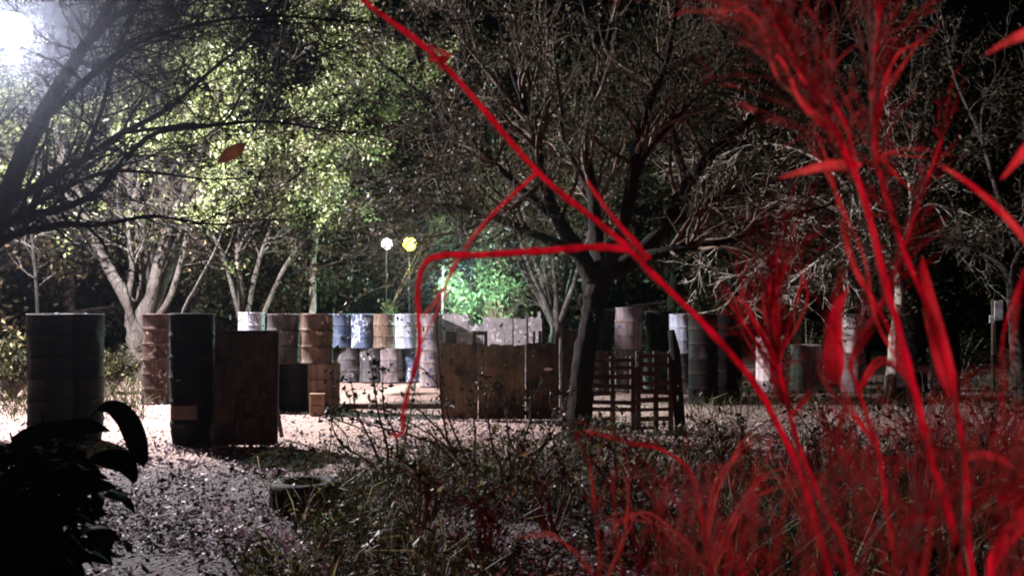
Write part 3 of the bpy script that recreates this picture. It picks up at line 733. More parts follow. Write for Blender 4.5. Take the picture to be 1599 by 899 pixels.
# T3: the big middle tree
Y3 = 12.4
limbs = [
    L(Y3, [(897, 706, .36), (901, 680, .25), (904, 650, .19), (909, 590, .165), (920, 510, .155), (932, 455, .165), (944, 418, .16)]),
    L(Y3, [(938, 430, .15), (985, 408, .13), (1038, 355, .11, .3), (1074, 285, .09, .5), (1128, 225, .07, .6), (1195, 165, .05, .6), (1240, 70, .035, .6), (1260, -20, .02, .6)]),
    L(Y3, [(930, 440, .14), (902, 392, .12), (872, 345, .1, -.3), (848, 285, .08, -.5), (832, 200, .06, -.6), (802, 115, .045, -.6), (780, 20, .03, -.6), (770, -70, .02, -.6)]),
    L(Y3, [(940, 430, .13), (932, 380, .11, .4), (926, 305, .09, .7), (914, 220, .07, .8), (935, 120, .05, .9), (958, 20, .035, .9), (965, -70, .02, .9)]),
    L(Y3, [(944, 420, .12), (962, 385, .1, -.4), (985, 300, .085, -.7), (1000, 200, .065, -.9), (1038, 100, .045, -1), (1058, 0, .03, -1), (1070, -70, .02, -1)]),
    L(Y3, [(905, 398, .08), (842, 368, .06, -.2), (770, 340, .045, -.3), (690, 318, .03, -.2), (610, 330, .015, 0)]),
    L(Y3, [(990, 405, .09), (1060, 388, .07, -.3), (1130, 378, .05, -.5), (1205, 345, .035, -.6), (1290, 322, .02, -.6)]),
    L(Y3, [(872, 345, .07, -.3), (802, 285, .055, 0), (730, 215, .04, .3), (660, 150, .028, .5), (590, 95, .015, .6)]),
    L(Y3, [(1074, 285, .06, .5), (1050, 200, .045, .8), (1062, 115, .032, 1), (1100, 15, .02, 1)]),
    L(Y3, [(1038, 355, .07, .3), (1150, 300, .05, 0), (1262, 270, .035, -.2), (1380, 255, .02, -.2)]),
    L(Y3, [(832, 200, .045, -.6), (760, 110, .03, -.3), (700, 30, .02, 0), (660, -50, .014, .2)]),
    L(Y3, [(1128, 225, .05, .6), (1200, 215, .035, .4), (1290, 170, .025, .3), (1380, 90, .015, .2)]),
    L(Y3, [(926, 305, .05, .7), (880, 220, .04, 1), (872, 130, .03, 1.2), (850, 40, .02, 1.3)]),
    L(Y3, [(985, 300, .05, -.7), (1010, 240, .035, -.9), (1060, 180, .026, -1), (1130, 100, .018, -1), (1170, 30, .01, -1)]),
    L(Y3, [(848, 285, .045, -.5), (790, 330, .03, -.8), (720, 360, .02, -1), (660, 370, .01, -1)]),
]
t3, tips3 = tree('spreading_tree', 'big dark tree with spreading crooked limbs in the middle, beside the slatted pallets', base_at(900, Y3), limbs, M['bark_dark'], M['leaf_dull'],
     dict(kids=(3, 4), wob=.32, up=.01, rmin=.0045), spawn=26, slen=(.6, 1.5), level=2, leaf_n=17000, leaf_s=.06, leaf_j=.12, start=.25, first=1, twig_bark=M['bark_tan'])

# T4: pale fan of stems beyond the pale wall
Y = 22.5
lim = [L(Y, [(868, 598, .2), (868, 545, .18), (868, 505, .15), (860, 470, .08), (845, 430, .06), (830, 380, .04), (815, 320, .03)])]
for (a, b, c, dz) in ((812, 800, 780, .3), (826, 812, 800, -.3), (850, 848, 840, .4), (865, 866, 870, -.3), (884, 890, 900, .3), (905, 918, 930, -.4), (838, 826, 815, .7), (896, 905, 915, .6)):
    m_ = (868 + a) / 2 + 2
    lim.append(L(Y, [(868, 515, .09, 0), (m_, 465, .065, dz * .4), (a, 415, .05, dz), (b, 370, .035, dz), (c, 310, .02, dz)]))
tree('fan_stemmed_tree', 'grey fan of thin stems just left of the big trunk, behind the pale board wall', base_at(868, Y), lim, M['bark_ash'], M['leaf_dull'],
     dict(kids=(3, 4), wob=.26, up=.05, rmin=.006), spawn=7, slen=(.7, 1.6), level=2, leaf_n=5000, leaf_s=.11, leaf_j=.3, start=.4)

# right-hand trees with pale bare twigs
Y = 17.2
tree('bare_tree', 'pale barked tree with a forked trunk at the right edge', base_at(1590, Y), [
    L(Y, [(1592, 632, .17), (1588, 540, .13), (1582, 470, .11), (1576, 432, .1), (1552, 405, .06), (1505, 380, .045), (1440, 370, .03), (1380, 390, .015)]),
    L(Y, [(1577, 440, .08), (1590, 390, .07), (1612, 320, .055), (1640, 220, .04), (1660, 100, .03)]),
    L(Y, [(1590, 390, .05), (1560, 310, .045, .4), (1530, 210, .035, .6), (1490, 120, .025, .6), (1470, 20, .015, .6)]),
    L(Y, [(1505, 380, .03), (1480, 300, .028, -.3), (1430, 240, .02, -.5), (1400, 150, .015, -.5)])],
    M['bark_ash'], M['leaf_dull'], dict(kids=(3, 4), wob=.36, up=-.01, rmin=.012), spawn=10, slen=(.6, 1.6), level=2, leaf_n=3800, leaf_s=.09, leaf_j=.2, start=.3)
Y = 18.8
tree('bare_tree', 'low crooked tree with pale drooping twigs behind the red plumes', base_at(1395, Y), [
    L(Y, [(1392, 620, .15), (1396, 540, .12), (1404, 470, .1), (1395, 410, .08), (1350, 362, .06), (1290, 320, .045), (1215, 315, .03), (1150, 360, .018), (1110, 395, .01)]),
    L(Y, [(1395, 410, .06), (1330, 380, .045, -.6), (1285, 402, .03, -.9), (1236, 440, .015, -1)]),
    L(Y, [(1350, 362, .05), (1320, 290, .04, .3), (1260, 240, .03, .5), (1180, 225, .02, .5), (1110, 250, .012, .5)]),
    L(Y, [(1395, 410, .06), (1420, 350, .045), (1420, 290, .03), (1400, 230, .015)]),
    L(Y, [(1420, 340, .04), (1450, 320, .03), (1490, 330, .02), (1530, 370, .01)]),
    L(Y, [(1320, 290, .035, .3), (1280, 330, .025, 0), (1230, 370, .018, -.2), (1170, 430, .01, -.2)])],
    M['bark_bright'], M['leaf_dull'], dict(kids=(3, 4), wob=.38, up=-.03, rmin=.01), spawn=10, slen=(.6, 1.5), level=2, leaf_n=6500, leaf_s=.085, leaf_j=.2, start=.35)

# trees of the wood behind, each its own crown and trunk
WOOD = [(-40, 26, 'broad leafy tree at the far left of the wood'), (110, 29, 'tall tree behind the pale fan-stemmed tree, left side'), (300, 27, 'leafy tree filling the dark behind the near drums'),
        (455, 31, 'tree of the wood behind the slender forked tree'), (560, 35, 'dark tree just left of the two small lamps'), (700, 34, 'tree behind the green lit bush'),
        (800, 29, 'tree above the orange twigs, left of the grey fan of stems'), (930, 27, 'tree of the wood behind the big trunk'), (1040, 25, 'low leafy tree behind the speckled drum'),
        (1130, 29, 'tree behind the black drums on the right'), (1250, 26, 'dense tree behind the drum on the tyre'), (1350, 31, 'tree behind the broad red leaf'),
        (1470, 26, 'dark tree behind the shaded drums on the right'), (1600, 30, 'tree at the far right behind the white board')]
for i, (px, Y, lab) in enumerate(WOOD):
    r = random.Random(i * 7 + 3); h = r.uniform(8.5, 12); x0 = base_at(px, Y)
    lim = []
    pts_ = [(x0, .22), (x0 + Vector((r.uniform(-.3, .3), 0, h * .3)), .17), (x0 + Vector((r.uniform(-.6, .6), r.uniform(-.4, .4), h * .65)), .1), (x0 + Vector((r.uniform(-.9, .9), r.uniform(-.5, .5), h)), .03)]
    lim.append(pts_)
    for k in range(9):
        t = r.uniform(.14, .8); b = x0 + Vector((0, 0, h * t)); a = r.uniform(0, 6.28); ln = h * .36 * (1.1 - t * .5)
        e = b + Vector((math.cos(a) * ln, math.sin(a) * ln * .8, ln * r.uniform(-.05, .6)))
        lim.append([(b, .08), (b.lerp(e, .5) + Vector((0, 0, .2)), .05), (e, .015)])
    tree('wood_tree', lab + (', dim and full leaved' if i % 2 else ', dim and loose crowned'), x0, lim, M['bark_dark'], M['leaf_deep'] if i % 3 else M['leaf_dull'],
         dict(kids=(3, 3), wob=.35, up=.0, rmin=.008), spawn=6, slen=(.9, 2.2), level=1, leaf_n=6500, leaf_s=.17, leaf_j=.75, start=.2, group='trees of the dark wood behind the clearing')

# far dense wood closing the view
pos = []
for _ in range(16000):
    px = random.uniform(-250, 1850); Y = random.uniform(38, 46)
    z = 13 * random.random() ** .8 + random.uniform(-.5, 1.5) * noise.noise(Vector((px * .01, 0, 0)))
    pos.append(((px - CX) / F * Y, Y, max(.1, z)))
o = leaves('far_wood', M['leaf_deep'], pos, .55, aspect=.7); tag(o, 'black mass of the far wood closing the clearing', 'wood', kind='stuff')

# bushes at the back: green lit bush, low bush left of it
def bush(name, px, Y, w, h, n, label, leaf, size, bark='bark_mid', z0=0.0, cat='bush'):
    b = base_at(px, Y); root = empty(name, b, label, cat)
    mb = MB(); pos = []
    for k in range(34):
        a = random.uniform(0, 6.28); rr = random.random() ** .6
        e = b + Vector((math.cos(a) * w * .5 * rr, math.sin(a) * w * .4 * rr, h * (random.uniform(.45, 1.0)) * (1 - .35 * rr)))
        m_ = b.lerp(e, .55) + Vector((0, 0, .12 * h))
        path = [b, m_, e]; mb.tube(path, [.025, .015, .006], 4, cap=False)
        c = rvec()
        for q in range(n // 34):
            t = random.uniform(.35, 1.08)
            p = b.lerp(m_, t * 2) if t < .5 else m_.lerp(e, t * 2 - 1)
            pos.append(p + rvec() * random.random() * .28 * (w / 2.5))
    for p in pos: p.z = max(p.z, .03)
    mb.build('stems', M[bark], root); leaves('foliage', leaf, pos, size, root, aspect=.4)
    return root
bush('bush', 748, 27.0, 3.2, 4.1, 5200, 'green bush glowing under the lamp left of the grey fan of stems', M['leaf_green'], .17)
bush('bush', 600, 28.2, 2.3, 2.15, 2000, 'low dark green bush behind the far drum row, under the small lamps', M['leaf_green'], .14)
bush('bush', 1020, 23.5, 3.4, 2.3, 2600, 'low dim bush behind the speckled drum', M['leaf_deep'], .13)
bush('bush', 175, 19.6, 1.4, 1.3, 1300, 'low leafy bush left of the rusty drums', M['leaf_weed'], .1)
bush('bush', 20, 18.5, 2.2, 1.6, 1800, 'olive bush at the left edge behind the leftmost drums', M['leaf_weed'], .11)
bush('bush', 1260, 22.2, 2.6, 1.75, 1800, 'pale twiggy bush behind the drum on the tyre', M['leaf_dull'], .09, 'bark_pale')
bush('bush', 1500, 21.5, 2.6, 1.6, 1600, 'dim bush behind the shaded black drums at the right', M['leaf_deep'], .1)

# bamboo canes lit by the yellow lamp
b = base_at(652, 28.6); root = empty('bamboo', base_at(652, 29.9), 'yellow lit bamboo canes beside the yellow lamp', 'bamboo')
for (x0, x1, y1, x2, y2) in ((606, 638, 420, 682, 350), (600, 634, 440, 664, 380)):
    mb = MB(); Y = 29.9
    path = smooth_path([(base_at(x0, Y), .02), (P(x0, 500, Y), .019), (P(x1, y1, Y), .016), (P(x2, y2, Y), .009)], 6)
    mb.tube([p for p, _ in path], [r for _, r in path], 6); mb.build('cane', M['straw'], root)
pos = [P(max(672, random.gauss(690, 14)), random.gauss(360, 14), 30.8 + random.uniform(-.3, .5)) for _ in range(260)]
leaves('foliage', M['leaf_green'], pos, .3, root, aspect=.16, droop=.5)
b = base_at(778, 24.2); root = empty('grass_tuft', b, 'tuft of dry yellow blades over the middle of the pale board wall', 'grass tuft')
mb = MB()
for k in range(26):
    e = P(778 + random.gauss(-2, 14), random.uniform(462, 492), 24.2 + random.uniform(-.3, .3)); m_ = b.lerp(e, .6) + Vector((0, 0, .35))
    mb.ribbon([b, m_, e], [.02, .03, .004], Vector((random.gauss(0, .4), -1, .3)).normalized())
mb.build('blades', M['straw'], root)

# ------------------------------------------------------------------ near dark shrub, lower left
b = base_at(40, 4.7); root = empty('broad_leaf_shrub', b, 'black shrub with big drooping oval leaves in the lower left corner', 'shrub')
mb = MB(); lf = MB()
def big_leaf(lf, p, d, ln, w, droop=.5):
    pts_ = []; q = p.copy(); dd = d.normalized(); n = 7
    for i in range(n + 1):
        pts_.append(q.copy()); dd = (dd + Vector((0, 0, -droop / n * 2))).normalized(); q = q + dd * ln / n
    prof = [.06, .55, .88, 1.0, .95, .75, .42, .02]
    nrm = Vector((random.gauss(0, .5), random.gauss(-.5, .4), 1)).normalized()
    lf.ribbon(pts_, [w * k for k in prof], nrm, .12)
for k in range(52):
    top = P(random.uniform(-70, 190) if k < 26 else random.uniform(-70, 100), random.uniform(620, 870), 4.7 + random.uniform(-.45, .4))
    if top.x > P(140, 0, 4.7).x and random.random() < .6: continue
    m_ = b.lerp(top, .55) + Vector((random.gauss(0, .04), random.gauss(0, .04), .1))
    mb.tube([b, m_, top], [.014, .01, .005], 5, cap=False)
    for j in range(10):
        t = random.uniform(.4, 1.0); p = m_.lerp(top, max(0, t * 2 - 1)) if t > .5 else b.lerp(m_, t * 2)
        a = random.uniform(0, 6.28)
        big_leaf(lf, p, Vector((math.cos(a), math.sin(a), random.uniform(-.1, .7))), random.uniform(.16, .3), random.uniform(.07, .12), random.uniform(.3, .9))
# the large leaf that droops over the lit ground
p0 = P(150, 640, 4.6); mb.tube([b, P(90, 800, 4.6), P(120, 690, 4.6), p0], [.014, .011, .008, .005], 5, cap=False)
pts_ = [P(152, 640, 4.6), P(172, 634, 4.58), P(195, 650, 4.55), P(208, 675, 4.52), P(218, 705, 4.5), P(224, 728, 4.5)]
lf.ribbon(smooth_path([(p, 1) for p in pts_], 3) and [p for p, _ in smooth_path([(p, 1) for p in pts_], 3)], [.01, .04, .06, .075, .09, .1, .105, .11, .11, .11, .105, .1, .085, .07, .045, .01], Vector((.25, -1, .25)).normalized(), .1)
pts_ = [P(140, 715, 4.6), P(165, 712, 4.55), P(195, 722, 4.5), P(212, 752, 4.5)]
pp = [p for p, _ in smooth_path([(p, 1) for p in pts_], 4)]
lf.ribbon(pp, [.012 + .11 * math.sin(math.pi * min(1, (i + .4) / (len(pp) - .4))) for i in range(len(pp))], Vector((.2, -.8, .6)).normalized(), .1)
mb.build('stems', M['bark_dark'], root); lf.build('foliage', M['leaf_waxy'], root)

# dry twiggy shrubs and saplings of the middle ground, in silhouette
def dry_shrub(px, Y, specs, label, leafn=0, name='dry_shrub', leaf='leaf_deep', lv=1, sp=4, sl=(.15, .45), lf_s=.06):
    b = base_at(px, Y); root = empty(name, b, label, 'shrub'); mb = MB(); tips = []
    for sp_ in specs:
        path = smooth_path([(P(q[0], q[1], Y + (q[2] if len(q) > 2 else 0)), (.016 if sp >= 5 else .011) * (1 - .7 * i / max(1, len(sp_) - 1))) for i, q in enumerate(sp_)], 4)
        pp = [p + rvec() * .006 for p, _ in path]; mb.tube(pp, [r for _, r in path], 5, cap=False)
        for k in range(sp):
            i = random.randint(len(pp) // 3, len(pp) - 2); d = (pp[i + 1] - pp[i]).normalized()
            grow(mb, pp[i], d + d.cross(rvec()).normalized() * random.uniform(.4, 1), random.uniform(*sl), .005, lv, dict(kids=(2, 2), wob=.25, up=.03, seg=.1, rmin=.0022), tips)
        tips += pp[len(pp) // 2:]
    mb.build('stems', M['twig_dry'], root)
    if leafn: leaves('foliage', M[leaf], [random.choice(tips) + rvec() * .03 for _ in range(leafn)], lf_s, root, aspect=.5, droop=.3)
    return root
Y = 9.3
gy = HY + F * CAMZ / Y
dry_shrub(700, Y, [[(740, gy), (716, 718), (690, 690), (650, 665), (600, 640), (545, 633)], [(735, gy), (700, 690), (670, 655), (640, 630), (620, 637)],
    [(738, gy), (705, 700), (690, 640), (688, 590), (682, 500), (690, 450)], [(730, gy), (690, 700), (645, 680), (600, 668), (540, 650), (520, 645)],
    [(738, gy), (720, 700), (700, 650), (690, 610), (655, 570)], [(738, gy), (742, 690), (740, 650), (735, 610)]],
    'dry shrub of long arching bare stems before the brown board wall', 60, sp=5)
dry_shrub(600, 9.0, [[(610, 760), (603, 690), (590, 640), (583, 590), (572, 545)], [(612, 760), (620, 690), (600, 640), (598, 575)], [(608, 760), (580, 690), (556, 640), (548, 590)], [(614, 760), (630, 700), (640, 650), (648, 600)], [(612, 760), (575, 720), (530, 690), (516, 650)]],
    'small leafy sapling in silhouette against the bright sand', 210, 'leafy_sapling', 'leaf_deep', 1, 5, (.15, .4), .07)
dry_shrub(800, 8.8, [[(800, 767), (795, 700), (790, 650), (780, 600)], [(803, 767), (815, 700), (830, 640), (826, 590)], [(800, 767), (770, 700), (762, 640), (750, 600)], [(806, 767), (846, 700), (870, 660), (885, 620)], [(806, 767), (820, 720), (850, 690), (868, 640)]],
    'thin upright bare stems in front of the brown board wall', 160, sp=5)
dry_shrub(515, 10.4, [[(512, 724), (516, 690), (519, 648)], [(519, 652), (560, 668), (600, 690), (640, 724)], [(518, 655), (540, 680), (552, 724)]],
    'broken stick and fallen branch at the tip of the dark shadow', 0, 'fallen_branch', sp=1)
for px, Y, n, h, lab in ((660, 7.2, 12, .75, 'weedy clump of thin stems just right of the black tyre'), (860, 7.0, 14, .8, 'weedy clump in the middle foreground below the big trunk'),
                      (980, 8.2, 14, .75, 'weedy clump in front of the slatted pallets'), (1120, 7.4, 14, .95, 'dark weedy clump right of the pallets, behind red blades'),
                      (1290, 8.4, 15, 1.0, 'weedy clump below the drum on the tyre'), (1440, 7.2, 15, 1.1, 'weedy clump behind the thickest red canes'), (1570, 8.0, 14, 1.2, 'weedy clump at the right edge'),
                      (760, 6.2, 12, .6, 'low weedy clump at the bottom edge, left of the middle'), (1010, 6.2, 12, .7, 'low weedy clump at the bottom edge, right of the middle')):
    gy = HY + F * CAMZ / Y; sc = F / Y
    dry_shrub(px, Y, [[(px + random.gauss(0, 6), gy), (px + random.gauss(0, 22), gy - sc * h * .5), (px + random.gauss(0, 55), gy - sc * h * random.uniform(.7, 1.1))] for _ in range(n)], lab, 190, 'weed_clump', 'leaf_weed', 1, 4, (.1, .35), .06)

# one rust brown leaf on a twig of the left tree
b = P(352, 250, 6.5); root = empty('hanging_leaf', b, 'rust brown dead leaf hanging before the bright crown', 'leaf')
lf = MB(); pp = [P(340, 254, 6.5), P(350, 246, 6.48), P(362, 238, 6.46), P(374, 230, 6.48), P(384, 224, 6.5)]
lf.ribbon(pp, [.02, .08, .1, .08, .01], Vector((.2, -1, .1)).normalized(), .1); lf.build('blade', M['leaf_rust'], root)
mb = MB(); mb.tube([P(384, 224, 6.5), P(400, 200, 6.7), P(430, 120, 7.2), P(445, 20, 7.8), P(455, -40, 8.4)], [.004, .006, .007, .008, .009], 5); mb.build('stalk', M['twig_dry'], root)

# ------------------------------------------------------------------ near dry reeds, right and overhead
def cane(mb, pts, r0, r1):
    path = smooth_path([(p, 1) for p in pts], 6); n = len(path)
    pp = [p + rvec() * r0 * .12 for p, _ in path]; mb.tube(pp, [(r0 + (r1 - r0) * i / (n - 1)) * (1.22 if i % 5 == 0 else random.uniform(.9, 1.02)) for i in range(n)], 7); return pp
def plume(mb, pp, i0, ln, n, w=.0016, spread=.5, sub=5):
    """feathery side sprays along the last part of a cane"""
    L_ = len(pp)
    for k in range(n):
        i = random.randint(int(i0 * (L_ - 2)), L_ - 2); d = (pp[i + 1] - pp[i]).normalized()
        s_ = d.cross(rvec()).normalized(); dd = (d * random.uniform(.7, 1.2) + s_ * spread * random.uniform(.4, 1.3)).normalized()
        p = pp[i].copy(); q = [p.copy()]; l_ = ln * random.uniform(.5, 1.2)
        for j in range(4):
            dd = (dd + rvec() * .12 + Vector((0, 0, -.03))).normalized(); p = p + dd * l_ / 4; q.append(p.copy())
        mb.tube(q, [w * .9, w * .8, w * .6, w * .5, w * .2], 3, cap=False)
        for j in range(sub):
            a = q[random.randint(1, 4)]; e = (dd + rvec() * .6).normalized() * l_ * random.uniform(.12, .32)
            mb.ribbon([a, a + e * .5, a + e + Vector((0, 0, -.005))], [w * .8, w * 1.6, w * .2], rvec())
def blade(mb, pts, w, nrm=None):
    pp = [p for p, _ in smooth_path([(p, 1) for p in pts], 6)]; n = len(pp)
    wid = [w * max(.03, min(1, i / (n * .25) + .35) * (1 - (i / (n - 1)) ** 2.2)) for i in range(n)]
    mb.ribbon(pp, wid, (nrm or Vector((random.gauss(0, .35), -1, random.gauss(0, .4)))).normalized(), .16)
G = 'dry reeds close to the camera, lit red'
def reed(label, base_px, Y, cpts, r0, r1, pl=None, blades=(), name='dry_reed', extra=()):
    b = base_at(base_px, Y); root = empty(name, b, label, 'reed', G)
    mb = MB(); pts = [b] + [P(q[0], q[1], Y + (q[2] if len(q) > 2 else 0)) for q in cpts]
    pp = cane(mb, pts, r0, r1)
    mb.build('stem', M['straw'], root)
    if pl:
        q = MB(); plume(q, pp, *pl); q.build('plume', M['straw_fine'], root)
    for bl_ in blades:
        q = MB(); bp_ = [P(a[0], a[1], Y + (a[2] if len(a) > 2 else 0)) for a in bl_[0]]
        if len(bl_) > 2:
            blade(q, bp_, bl_[1])
        else:                                        # a leaf sheath frayed into thin strips
            for k in range(4):
                blade(q, [p + rvec() * bl_[1] * (.25 + .5 * i) for i, p in enumerate(bp_)], bl_[1] * random.uniform(.22, .42))
        q.build('leaf', M['straw'], root)
    for (ex, ra, rb) in extra:
        q = MB(); cane(q, [P(a[0], a[1], Y + (a[2] if len(a) > 2 else 0)) for a in ex], ra, rb); q.build('side_stem', M['straw'], root)
    return root

Yd = 1.35
reed('long thin red cane slanting from top left down to the right, with bent side stems', 1420, Yd,
     [(1360, 1300), (1280, 840), (1205, 645), (1130, 540), (1022, 432), (960, 368), (842, 272), (690, 100), (566, 0), (480, -75)], .0062, .0042,
     None, [([(693, 104), (690, 96), (686, 88), (690, 80)], .018)],
     extra=[([(838, 270), (800, 305), (755, 350), (715, 405), (690, 455), (660, 495)], .0032, .0022),
            ([(700, 450), (680, 490), (655, 545, .02), (640, 585, .02)], .0022, .0012),
            ([(1012, 405), (985, 372), (950, 330), (916, 282)], .006, .002),
            ([(985, 390), (930, 386), (870, 390), (800, 395), (740, 398), (690, 399), (664, 410), (654, 440), (653, 490), (655, 540), (645, 585), (632, 630), (628, 655), (630, 672), (622, 680), (612, 677)], .0062, .0028)])
reed('thickest red cane rising from the bottom right to a feathery head at the top', 1575, 1.15,
     [(1560, 1300), (1498, 880), (1455, 720), (1422, 590), (1382, 440), (1345, 300), (1305, 215), (1265, 140), (1225, 60), (1190, 0), (1160, -60)], .0062, .0028,
     (.58, .16, 110, .0014, .5, 5),
     [([(1300, 215), (1255, 165), (1222, 100), (1180, 30), (1085, 0)], .012), ([(1345, 258), (1300, 258), (1255, 268), (1216, 279)], .014, 1),
      ([(1340, 275), (1310, 190), (1262, 120), (1232, 60), (1215, 0)], .011), ([(1420, 590), (1380, 505), (1345, 400), (1300, 290), (1240, 180)], .012)])
reed('red cane with a loose upright plume, second from the right at the top', 1600, 1.3,
     [(1585, 1300), (1515, 880), (1508, 740), (1490, 620), (1455, 500), (1410, 390), (1375, 280), (1362, 180), (1365, 90), (1372, 20), (1376, -30)], .0058, .002,
     (.58, .14, 75, .0013, .45, 5),
     [([(1508, 715), (1540, 712), (1570, 722), (1610, 752)], .016, 1), ([(1425, 300), (1380, 245), (1430, 238), (1480, 250)], .006), ([(1490, 620), (1455, 480), (1440, 400)], .03, 1),
      ([(1365, 220), (1385, 140), (1420, 80), (1440, 60)], .01)])
reed('red plume shaped like a fan of spikes left of the broad red leaf', 1390, 1.5,
     [(1380, 1300), (1330, 900), (1285, 790), (1245, 690), (1222, 600), (1208, 520), (1202, 450), (1208, 405)], .006, .003,
     (.5, .14, 100, .0014, .55, 5),
     [([(1222, 620), (1190, 560), (1160, 500), (1128, 462)], .013), ([(1225, 600), (1190, 520), (1165, 470), (1148, 440)], .013), ([(1215, 560), (1240, 500), (1250, 450), (1258, 415)], .012),
      ([(1235, 650), (1280, 590), (1300, 500), (1308, 420)], .011), ([(1215, 560), (1202, 480), (1203, 430), (1210, 402)], .022)])
reed('red cane behind the thickest one with a broad cupped leaf at its left', 1470, 1.4,
     [(1460, 1300), (1400, 900), (1385, 800), (1370, 700), (1340, 610), (1330, 560), (1372, 480), (1400, 420), (1440, 300), (1470, 220)], .005, .002, (.55, .1, 60, .0013, .4, 5),
     [([(1305, 600), (1304, 545), (1308, 490), (1326, 446)], .036, 1), ([(1340, 610), (1375, 560), (1420, 600), (1452, 700)], .014), ([(1370, 700), (1330, 640), (1300, 590), (1290, 540)], .012)])
reed('red leaves curling in from the right edge of the view', 1660, 1.0,
     [(1650, 1300), (1632, 900), (1618, 700), (1612, 500), (1618, 300), (1625, 100), (1630, -20)], .005, .003, None,
     [([(1640, 420), (1580, 345), (1520, 290), (1462, 254)], .012, 1), ([(1640, 190), (1610, 225), (1585, 255), (1563, 281)], .013, 1), ([(1650, 35), (1610, 50), (1575, 65), (1538, 86)], .014, 1),
      ([(1640, 770), (1560, 860), (1545, 930)], .02, 1), ([(1612, 420), (1592, 430), (1578, 520), (1572, 600)], .006)])
reed('red cane with bent blades low in the middle foreground', 1130, 1.7,
     [(1125, 1100), (1110, 900), (1098, 830), (1082, 745), (1040, 705), (980, 690), (912, 672)], .005, .0015, (.3, .07, 34, .0011, .4, 3),
     [([(1110, 900), (1140, 820), (1200, 760), (1260, 740)], .016), ([(1110, 900), (1060, 840), (1000, 800), (940, 830)], .012), ([(1105, 860), (1120, 760), (1170, 690), (1225, 640)], .012)])
reed('thin dim red stem low in the middle with short spikelets', 950, 2.0, [(945, 1100), (938, 899), (930, 800), (918, 706)], .005, .0018, (.4, .1, 40, .0013, .6, 4),
     [([(940, 920), (970, 850), (980, 800), (975, 720)], .01), ([(940, 920), (900, 860), (850, 830), (800, 840)], .01)])
# blurred grassy clumps at the lower right
for i, (px, Y, py, n, lab) in enumerate(((1120, 1.5, 720, 16, 'red tangle of blades at the bottom, right of the middle'), (1250, 1.7, 690, 16, 'red tangle of blades below the fan-shaped plume'),
                                    (1370, 1.4, 700, 15, 'red tangle of blades left of the thickest canes'), (1480, 1.6, 640, 14, 'red tangle of blades around the thickest canes'), (1590, 1.3, 620, 13, 'red tangle of blades in the bottom right corner'),
                                    (1010, 2.0, 790, 12, 'dim red tangle of blades at the bottom middle'))):
    Y *= .52; n = n * 2 // 5; b = base_at(px, Y); root = empty('reed_clump', b, lab, 'reed', G); mb = MB()
    for k in range(n):
        t = P(px + random.gauss(0, 75), py + random.uniform(-60, 190), Y + random.uniform(-.08, .12)); m_ = P(px + random.gauss(0, 25), 1250, Y)
        e = t + Vector((random.gauss(0, .032), random.gauss(0, .02), random.uniform(-.04, .015)))
        blade(mb, [b + Vector((random.gauss(0, .03), random.gauss(0, .03), 0)), m_, t.lerp(m_, .25), t, e], random.uniform(.002, .0048))
    mb.build('foliage', M['straw_fine'], root)
    hb = MB()
    for k in range(4):
        t0 = P(px + random.gauss(0, 60), py + random.uniform(0, 160), Y); pp = [t0 + Vector((0, 0, -.08)), t0 + Vector((.006, 0, -.04)), t0 + Vector((.012, 0, 0)), t0 + Vector((.02, .01, .04))]
        c0 = MB(); plume(hb, pp, 0, .09, 13, .0008, .7, 4)
        hb.tube([b, P(px, 1250, Y), pp[0], pp[1], pp[2], pp[3]], [.0013, .0013, .001, .0009, .0007, .0004], 4, cap=False)
    hb.build('plume', M['straw_fine'], root)

# ------------------------------------------------------------------ lamps
def point(name, loc, col, watt, rad, parent):
    l = bpy.data.lights.new(name, 'POINT'); l.color = col; l.energy = watt; l.shadow_soft_size = rad
    o = bpy.data.objects.new(name, l); COL.objects.link(o); o.parent = parent
    o.location = Vector(loc) - parent.location; return o
LP = P(20, 45, 17.5)
b = Vector((LP.x - .75, LP.y + .6, 0)); root = empty('floodlight', b, 'glaring white floodlight high at the top left corner', 'floodlight')
q = MB(); q.tube([b, b + Vector((0, 0, 3)), Vector((b.x, b.y, LP.z + .7))], [.07, .06, .05], 10); q.build('pole', M['metal_dark'], root)
q = MB(); q.tube([Vector((b.x, b.y, LP.z + .6)), LP + Vector((-.3, .3, .55)), LP + Vector((0, .05, .48))], [.03, .03, .03], 8); q.build('bracket', M['metal_dark'], root)
q = MB(); q.lathe([(.06, .5), (.14, .46), (.25, .36), (.33, .25), (.345, .21)], 24, c=LP, cap1=False); q.build('shade', M['metal_dark'], root)
q = MB(); q.lathe([(.33 * math.sin(math.pi * i / 14) + 1e-4, -.33 * math.cos(math.pi * i / 14)) for i in range(15)], 28, c=LP, cap0=False, cap1=False); q.build('globe', emit_mat('floodlight_globe', (.9, .94, 1.0), 40), root)
FLOOD = point('flood_light_source', LP + Vector((.1, -.34, -.28)), (1.0, .93, .98), 27000, .16, root)

